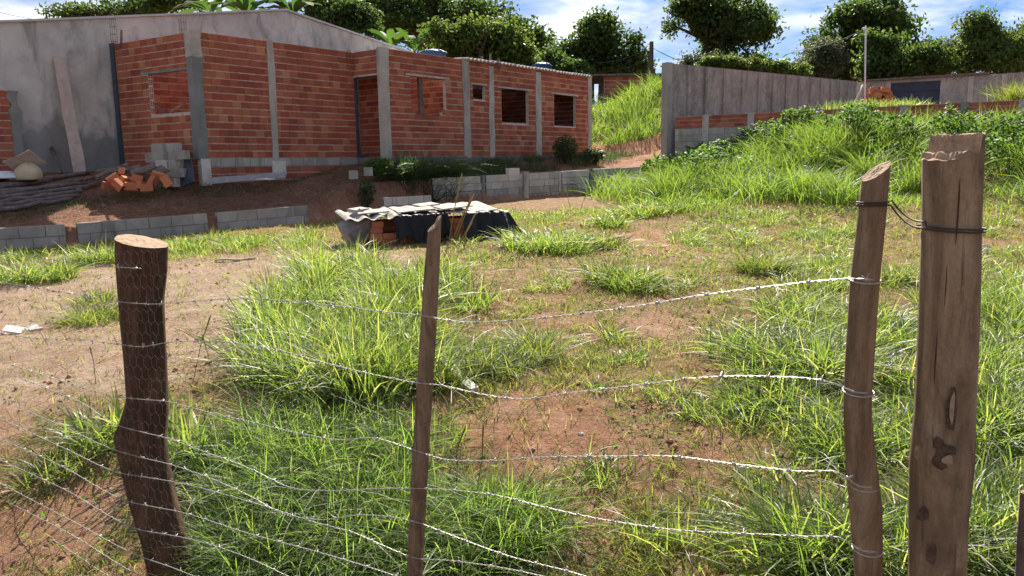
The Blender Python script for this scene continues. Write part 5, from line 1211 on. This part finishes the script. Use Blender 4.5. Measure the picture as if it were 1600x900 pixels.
def shrub(name, label, px, py0, py1, Y, wpx, n, leaf, mat, seed, stems=6):
    r = np.random.default_rng(seed); X = at(px, (py0 + py1) / 2, Y)[0]; zb3 = gz1(X, Y); top = at(px, py0, Y)[2]; h = max(top - zb3, .3); w = wpx / 2 * mpp(Y)
    root = thing(name, label, 'shrub', (X, Y, zb3)); mb = MB()
    for k in range(stems):
        a_ = r.random() * 6.28; e = np.array([X + math.cos(a_) * w * .7, Y + math.sin(a_) * w * .7, zb3 + h * r.uniform(.6, .95)])
        mb.tube([[X, Y, zb3 - .05], (np.array([X, Y, zb3]) + e) / 2 + r.normal(0, .04, 3), e], [.016, .011, .005], 5)
    mb.build('stem', MATS['tree_bark'], root)
    v = r.normal(size=(n, 3)); v /= np.linalg.norm(v, axis=1, keepdims=True); v *= (r.random((n, 1)) ** .45)
    c = np.array([X, Y, zb3 + h * .58]) + v * np.array([w, w, h * .45]); nr = r.normal(size=(n, 3)) + np.array([0, 0, .7]); nr /= np.linalg.norm(nr, axis=1, keepdims=True)
    V, F = leaves(c, leaf * r.uniform(.6, 1.3, n), leaf * .6 * r.uniform(.7, 1.2, n), nr, r)
    mobj('foliage', np_mesh('foliage', V - np.array(root.location), F), MATS[mat], root)
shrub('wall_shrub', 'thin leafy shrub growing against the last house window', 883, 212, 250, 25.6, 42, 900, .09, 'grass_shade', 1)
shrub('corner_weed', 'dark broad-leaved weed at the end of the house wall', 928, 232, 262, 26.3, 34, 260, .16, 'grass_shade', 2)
shrub('pale_weed', 'yellowish flowering weed below the doorway', 592, 246, 272, 19.6, 46, 500, .09, 'weed_leaf', 3)
shrub('castor_weed', 'glossy broad-leaved weed at the near end of the tall wall', 1030, 245, 300, 24.3, 60, 420, .20, 'weed_leaf', 4)
shrub('bank_weed', 'dark weed hanging on the red cut bank', 573, 276, 306, 18.4, 26, 260, .09, 'grass_shade', 5)
# --- dry flowering stems
def stems(label, pts, mat='grass_stem', seed=0, r0=.003):
    r = np.random.default_rng(seed); root = None
    for k, (px, py, tx, ty) in enumerate(pts):
        g = ground_at(px, py); t_ = at(tx, ty, g[1] + r.normal(0, .05)); m_ = (g + t_) / 2 + np.array([r.normal(0, .02), 0, .03])
        mb = MB(); mb.tube([g - np.array([0, 0, .02]), m_, t_ * .85 + m_ * .15, t_], [r0 * 1.2, r0, r0 * 2.2, r0 * .4], 5)
        tag(mb.build('dry_stem', MATS[mat]), label, 'stem', label + 's')
stems('pale dry grass stem rising in front of the covered brick stack', [(700, 383, 722, 270), (703, 384, 738, 306), (708, 382, 742, 300), (715, 385, 745, 330), (725, 388, 738, 345)], r0=.007)
stems('dry grass stem standing before the retaining wall', [(893, 332, 882, 290), (905, 332, 918, 300)], r0=.006)
stems('thin dark seed stem poking out of the bare path', [(300, 600, 330, 490), (335, 600, 315, 520), (150, 600, 140, 540), (740, 790, 755, 660), (715, 760, 728, 665)], 'grass_dry', r0=.0022)

# ================================================================== FENCE
FL = np.array(at(235, 560, 3.0)[:2]); fdv = np.array([.8, -.6]); fnv = np.array([-.6, -.8])      # towards the viewer
def fpt(px, py, off=0.0):
    t_, z_ = on_wall(px, py, FL, fdv); p = FL + fdv * t_ + fnv * off; return np.array([p[0], p[1], z_])
def post(name, label, cpx, wpx, Y, mat, top=None, seed=0, rough=.06, seg=36, rings=90, bumps=(), top_mat='cut_wood'):
    """cpx: [(px,py)...] centre line down to the ground; wpx: widths in pixels there; top(theta)-> extra height"""
    C = [at(px, py, Y) for px, py in cpx]; R = [w * mpp(Y) / 2 for w in wpx]
    zs = np.array([c[2] for c in C]); o_ = np.argsort(zs); zs = zs[o_]; X = np.array([c[0] for c in C])[o_]; Rr = np.array(R)[o_]
    zg = gz1(X[0], Y) - .25
    sl0 = (X[1] - X[0]) / (zs[1] - zs[0]); zs = np.concatenate([[zg], zs]); X = np.concatenate([[X[0] + sl0 * .5 * (zg - zs[1])], X]); Rr = np.concatenate([[Rr[0]], Rr])
    zt = zs[-1]; root = thing(name, label, 'post', (X[0], Y, gz1(X[0], Y)))
    zz = np.linspace(zg, zt, rings); V = []
    th = np.linspace(0, 2 * np.pi, seg, endpoint=False)
    for i, z in enumerate(zz):
        cx_ = np.interp(z, zs, X); r0 = np.interp(z, zs, Rr)
        n1 = fbm(np.cos(th) * 1.6 + 5 + seed, np.sin(th) * 1.6 + z * 2.2, seed, 3) - .5
        n2 = fbm(th * 5 + seed, z * 1.6 + 0 * th, seed + 5, 3) - .5
        rr = r0 * (1 + rough * 2.2 * n1 + rough * 1.1 * n2)
        for (bt, bz, bw, bh, amp) in bumps:
            dth = np.angle(np.exp(1j * (th - bt))); rr = rr + amp * np.exp(-(dth / bw) ** 2 - ((z - bz) / bh) ** 2)
        f = ss(zt - .12, zt, z); dzv = (top(th, 1.0) * f) if top is not None else 0 * th
        V.append(np.stack([cx_ + rr * np.cos(th), Y + rr * np.sin(th), z + dzv], -1))
    V = np.array(V); nring = len(V)
    mb = MB(); Vf = V.reshape(-1, 3)
    Fs = [(i * seg + k, i * seg + (k + 1) % seg, (i + 1) * seg + (k + 1) % seg, (i + 1) * seg + k) for i in range(nring - 1) for k in range(seg)]
    mb.add(Vf, Fs, True); mb.build('shaft', MATS[mat], root)
    last = V[-1]; cx_ = np.interp(zt, zs, X); cpv = [last + np.array([0, 0, .0004])]; rhos = (.9, .78, .64, .5, .36, .22, .1)
    for rho in rhos:
        q = last.copy(); q[:, 0] = cx_ + (last[:, 0] - cx_) * rho; q[:, 1] = Y + (last[:, 1] - Y) * rho
        q[:, 2] = zt + (top(th, rho) if top is not None else 0) + .0005 + .003 * (vn(th * 4 + rho * 9, 0 * th + rho * 11, seed) - .5); cpv.append(q)
    nr_c = len(cpv); mb = MB(); mb.add(np.concatenate(cpv), [(i * seg + k, i * seg + (k + 1) % seg, (i + 1) * seg + (k + 1) % seg, (i + 1) * seg + k) for i in range(nr_c - 1) for k in range(seg)] + [tuple((nr_c - 1) * seg + k for k in range(seg))], False)
    mb.build('cut_top', MATS[top_mat], root)
    return root, (zs, X, Rr)
def knot(root, px, py, Y, wpx, hpx, mat='knot', depth=.3, ring=True):
    c = at(px, py, Y); w = wpx * mpp(Y) / 2; h = hpx * mpp(Y) / 2; mb = MB(); n = 20; V = []; Fs = []
    prof = [(1.0, 0.0), (.92, .10), (.72, .16), (.55, .05), (.30, .0), (0.0, .03)] if ring else [(1.0, 0), (.8, .1), (.45, .14), (0, .15)]
    rr = np.random.default_rng(int(px))
    for q, dd in prof:
        for k in range(n):
            a_ = 2 * math.pi * k / n; j = 1 + .10 * math.sin(3 * a_ + px) + .05 * rr.normal()
            V.append(c + np.array([math.cos(a_) * w * q * j, -dd * depth * 2 * w + .10 * w * (q * math.cos(a_)) ** 2, math.sin(a_) * h * q * j]))
    for i in range(len(prof) - 1): Fs += [(i * n + k, i * n + (k + 1) % n, (i + 1) * n + (k + 1) % n, (i + 1) * n + k) for k in range(n)]
    mb.add(V, Fs, True); return mb.build('knot', MATS[mat], root)
# thick dark post with the netting
lt = lambda th, q: .026 * q * np.cos(th - 2.9) + .006 * (vn(q * np.cos(th) * 3 + 7, q * np.sin(th) * 3, 2) - .5)
pL, _ = post('fence_post', 'thick dark leaning post wrapped in wire netting', [(221, 377), (222, 420), (221, 470), (227, 560), (230, 620), (226, 650), (219, 680), (226, 720), (239, 780), (256, 840), (268, 900)], [76, 74, 67, 64, 62, 71, 79, 75, 73, 69, 69], 3.28, 'post_dark', lt, 3, .055, bumps=[(3.4, 1.36, .25, .05, -.012)])
# thin middle post
mt_ = lambda th, q: .016 * q * np.cos(th - .4) + .012 * ss(.1, .5, q * np.cos(th - .2))
pM, _ = post('fence_post', 'thin straight brown stake with a splintered top', [(679, 353), (673, 450), (664, 600), (655, 750), (648, 900)], [22, 25, 26, 27, 27], 2.195, 'post_mid', mt_, 7, .04, 20, 60)
# thin leaning post
rt_ = lambda th, q: .018 * q * np.cos(th - .2)
pR, _ = post('fence_post', 'slim crooked pole tied to the thick cut post', [(1369, 268), (1362, 340), (1351, 440), (1343, 560), (1339, 640), (1345, 720), (1352, 790), (1357, 900)], [40, 41, 43, 43, 42, 46, 50, 43], 1.515, 'post_brown', rt_, 11, .05, 28, 90)
bt_ = lambda th, q: .032 * ss(.02, .14, q * np.cos(th - .5)) - .010 * ss(.50, .58, q * np.cos(th - 3.5)) + .008 * (vn(q * np.cos(th) * 4 + 9, q * np.sin(th) * 4, 4) - .5)
pB, _ = post('fence_post', 'thick brown cut post with knots and a stepped saw-cut top', [(1488, 240), (1486, 350), (1482, 500), (1476, 640), (1471, 720), (1466, 800), (1464, 900)], [86, 85, 88, 90, 97, 91, 88], 1.42, 'post_brown', bt_, 15, .035, 72, 120, bumps=[(4.35, at(1470, 712, 1.42)[2], .55, .03, .006)])
Yf = 1.42 - .0555
knot(pB, 1480, 716, Yf, 44, 44, 'knot', .2); knot(pB, 1481, 719, Yf - .003, 18, 16, 'knot_pale', .3, False); knot(pB, 1449, 706, Yf + .004, 40, 44, 'post_brown', .3, False)
knot(pB, 1487, 640, Yf + .003, 18, 74, 'knot', .10); knot(pB, 1488, 638, Yf + .001, 8, 54, 'knot_pale', .2, False); knot(pB, 1442, 803, Yf + .018, 22, 24, 'knot', .25); knot(pB, 1456, 866, Yf + .010, 18, 40, 'knot', .10); knot(pB, 1466, 692, Yf + .001, 18, 20, 'knot', .15)
for zx, zy, zw, zh in ((1497, 330, 3, 110), (1500, 520, 4, 60), (1462, 560, 2.5, 90), (1478, 445, 2, 70), (1490, 800, 3, 70)): knot(pB, zx, zy, 1.42 - math.sqrt(max(1e-6, (44 * mpp(1.42)) ** 2 - ((zx - (1486 - (zy - 350) * .04)) * mpp(1.42)) ** 2)) - .0004, zw, zh, 'brick_hole', .04, False).name = 'crack'
knot(pR, 1366, 805, 1.515 - .024, 14, 50, 'knot', .25)
pE, _ = post('fence_post', 'grey weathered post edge beside the thick cut post', [(1606, 770), (1603, 840), (1601, 920)], [22, 26, 30], 1.40, 'grey_log', None, 19, .04, 20, 40)
# barbed wires
def wire(label, pts, seed=0, rw=.0008):
    r = np.random.default_rng(seed); P = np.array([fpt(x, y, .0) for x, y in pts]); 
    # resample
    dl = np.linalg.norm(np.diff(P, axis=0), axis=1); cum = np.concatenate([[0], np.cumsum(dl)]); n = int(cum[-1] / .012) + 2; s = np.linspace(0, cum[-1], n)
    Q = np.stack([smooth_interp(s, cum, P[:, k]) for k in range(3)], -1); Q = Q + fnv_at(Q); mb = MB()
    for ph in (0, math.pi):
        a_ = s / .028 * 2 * math.pi * .5 + ph; H_ = Q + np.stack([0 * s, np.cos(a_) * .0013, np.sin(a_) * .0013], -1)
        mb.tube(H_, rw, 4, True)
    q = .03 + r.random() * .05
    while q < cum[-1]:
        c = np.array([np.interp(q, s, Q[:, k]) for k in range(3)]); tv = np.array([np.interp(q + .01, s, Q[:, k]) for k in range(3)]) - c
        tv /= np.linalg.norm(tv) + 1e-9
        mb.tube([c - tv * .004, c + tv * .004], .0034, 6)
        for k in range(2):
            v = r.normal(size=3); v -= tv * v.dot(tv) * .8; v /= np.linalg.norm(v); mb.tube([c - v * .012, c + v * .012], [.0005, .0009], 4)
        q += .105 + r.normal(0, .012)
    return tag(mb.build('barbed_wire', MATS['wire_metal']), label, 'wire', 'barbed wires of the fence')
def smooth_interp(s, cum, v):
    # Catmull-Rom through the picked points
    m = np.gradient(v, cum); i = np.clip(np.searchsorted(cum, s, 'right') - 1, 0, len(cum) - 2); h = cum[i + 1] - cum[i]; t = (s - cum[i]) / h
    return (2 * t ** 3 - 3 * t ** 2 + 1) * v[i] + (t ** 3 - 2 * t ** 2 + t) * h * m[i] + (-2 * t ** 3 + 3 * t ** 2) * v[i + 1] + (t ** 3 - t ** 2) * h * m[i + 1]
def fnv_at(P):
    tt = (P[:, :2] - FL) @ fdv; off = .010 + .004 * np.sin(tt * 3)
    return np.stack([fnv[0] * off, fnv[1] * off, 0 * off], -1)
WIRES = [('barbed wire strand, topmost, ending on the thick dark post', [(-160, 378), (-60, 386), (0, 393), (60, 402), (120, 410), (188, 417), (225, 419)]),
         ('barbed wire strand passing just under the top of the stakes', [(-160, 425), (-60, 433), (0, 440), (100, 456), (190, 471), (225, 474), (262, 474), (330, 468), (395, 466), (520, 476), (600, 486), (664, 493), (720, 502), (800, 500), (900, 490), (1000, 477), (1100, 460), (1200, 447), (1290, 437), (1335, 434), (1368, 436)]),
         ('second barbed wire strand, sagging between thin stake and slim pole', [(-160, 500), (-60, 512), (0, 520), (60, 528), (130, 531), (192, 538), (225, 541), (262, 535), (375, 535), (440, 546), (520, 568), (590, 585), (660, 598), (690, 601), (740, 612), (810, 622), (900, 612), (1000, 600), (1100, 588), (1200, 586), (1310, 598), (1340, 610), (1358, 612)]),
         ('third barbed wire strand, level with the big knot of the cut post', [(-160, 520), (0, 562), (100, 595), (185, 619), (225, 623), (264, 626), (340, 645), (400, 658), (470, 675), (540, 686), (585, 683), (655, 704), (690, 715), (760, 719), (850, 713), (960, 711), (1060, 711), (1150, 722), (1250, 733), (1320, 738), (1345, 756), (1366, 758)]),
         ('fourth barbed wire strand running to the foot of the slim pole', [(-160, 500), (0, 575), (90, 612), (134, 631), (180, 661), (225, 674), (260, 682), (330, 706), (400, 732), (460, 760), (520, 765), (600, 762), (655, 762), (700, 764), (790, 775), (850, 790), (960, 812), (1060, 825), (1160, 830), (1260, 834), (1320, 838), (1350, 856), (1372, 858)]),
         ('fifth barbed wire strand diving below the slim pole', [(-160, 548), (0, 620), (100, 665), (187, 704), (230, 715), (265, 723), (400, 775), (440, 797), (500, 810), (570, 803), (655, 815), (700, 832), (800, 868), (900, 893), (1000, 925), (1360, 960)]),
         ('sixth barbed wire strand crossing low on the thin stake', [(-160, 580), (0, 650), (100, 698), (190, 738), (235, 745), (280, 752), (400, 783), (500, 815), (560, 832), (600, 850), (650, 870), (700, 874), (800, 888), (900, 910), (1360, 1040)]),
         ('seventh barbed wire strand low in the weeds', [(-160, 612), (0, 682), (100, 728), (202, 782), (240, 790), (285, 798), (400, 833), (500, 860), (560, 878), (650, 908), (1360, 1130)]),
         ('eighth barbed wire strand low in the weeds', [(-160, 640), (0, 715), (100, 762), (224, 827), (260, 833), (300, 840), (400, 872), (460, 900), (655, 975)]),
         ('ninth barbed wire strand near the ground', [(-160, 672), (0, 751), (110, 810), (224, 869), (270, 884), (310, 899), (655, 1040)]),
         ('tenth barbed wire strand near the ground', [(-160, 694), (0, 775), (110, 832), (220, 898), (270, 920)]),
         ('lowest barbed wire strand at the foot of the netting', [(-160, 712), (0, 796), (90, 845), (170, 898), (270, 950)])]
for k, (lab, pts) in enumerate(WIRES): wire(lab, pts, k)
# loops where the wire is tied round the slim pole and the dark tie to the thick post
for py in (437, 611, 757, 857):
    c = at({437: 1351, 611: 1341, 757: 1349, 857: 1355}[py], py, 1.515); pts = [c + np.array([math.cos(a_) * .0285, math.sin(a_) * .0285, .004 * math.sin(a_ * 1)]) for a_ in np.linspace(0, 2 * math.pi, 25)]
    tag(MB().tube(pts, .0016, 5, False).build('wire_loop', MATS['wire_metal']), {437: 'topmost', 611: 'second', 757: 'third', 857: 'lowest'}[py] + ' loop of wire twisted round the slim crooked pole', 'wire', 'wire loops on the slim pole')
c1 = at(1363, 320, 1.515); c2 = at(1486, 356, 1.42)
pts = [c1 + np.array([math.cos(a_) * .0275, math.sin(a_) * .0275, 0]) for a_ in np.linspace(.3, 5.6, 22)]
q1 = c1 + np.array([.03, -.012, -.002]); q2 = c2 + np.array([-.053, -.012, .002])
pts = pts + [q1 * (1 - s) + q2 * s - np.array([0, 0, .012 * 4 * s * (1 - s)]) for s in np.linspace(0, 1, 10)] + [c2 + np.array([math.cos(a_) * .0535, math.sin(a_) * .0535, -.006 * math.sin((a_ - 3.3) * .5)]) for a_ in np.linspace(3.4, 3.4 + 5.6, 28)]
ties = thing('tie_wire', 'dark doubled tie wire between slim pole and thick cut post', 'wire', tuple(c1))
MB().tube(pts, .0017, 6).build('strand', MATS['tie_wire'], ties)
pts2 = [p + np.array([0, -.001, .005]) + (np.array([0, 0, .006]) if 22 <= i < 32 else 0) for i, p in enumerate(pts)]
MB().tube(pts2, .0017, 6).build('strand', MATS['tie_wire'], ties)
# hexagonal wire netting, one woven sheet
hs = .030; V = []; E = []; dxh = hs * math.sqrt(3)
def net_pt(t_, z_):
    off = .004 + .004 * math.sin(t_ * 9 + z_ * 5)
    z_ = z_ + .02 * math.sin(t_ * 4)
    p = FL + fdv * t_ + fnv * off; return [p[0], p[1], z_]
Pn = []; 
nr_ = int(1.36 / (hs * 1.5)); nc_ = int(3.1 / dxh)
for j in range(nr_):
    for i in range(nc_):
        t_ = -1.5 + i * dxh + (dxh / 2 if j % 2 else 0); zc_ = .06 + j * hs * 1.5
        lim = np.interp(t_, [-1.5, -.2, .15, 1.4, 1.6], [1.22, 1.28, 1.28, .95, .9])
        if zc_ > lim: continue
        jt = rg.normal(0, .009, 2)
        if rg.random() < .06: continue
        Pn.append((net_pt(t_ + jt[0], zc_ + hs / 2), net_pt(t_ + jt[0], zc_ - hs / 2)))       # the twisted upright of the mesh
        Pn.append((net_pt(t_, zc_ + hs / 2), net_pt(t_ + dxh / 2, zc_ + hs)))
        Pn.append((net_pt(t_, zc_ + hs / 2), net_pt(t_ - dxh / 2, zc_ + hs)))
Pn = np.array(Pn); a_, b_ = Pn[:, 0], Pn[:, 1]; tv = b_ - a_; tv /= np.linalg.norm(tv, axis=1, keepdims=True)
n1 = np.cross(tv, np.array([fnv[0], fnv[1], 0])); n1 /= np.linalg.norm(n1, axis=1, keepdims=True); n2 = np.cross(tv, n1); rw = .00024
ring = [n1 * math.cos(k * 2.0944) + n2 * math.sin(k * 2.0944) for k in range(3)]
Vn = np.stack([a_ + r_ * rw for r_ in ring] + [b_ + r_ * rw for r_ in ring], 1).reshape(-1, 3)
fn_ = np.array([(0, 1, 4, 3), (1, 2, 5, 4), (2, 0, 3, 5)]); Fn = (fn_[None] + (np.arange(len(a_)) * 6)[:, None, None]).reshape(-1, 4)
tag(mobj('wire_netting', np_mesh('wire_netting', Vn, Fn, True), MATS['wire_metal']), 'hexagonal wire netting stretched over the thick dark post', 'netting')
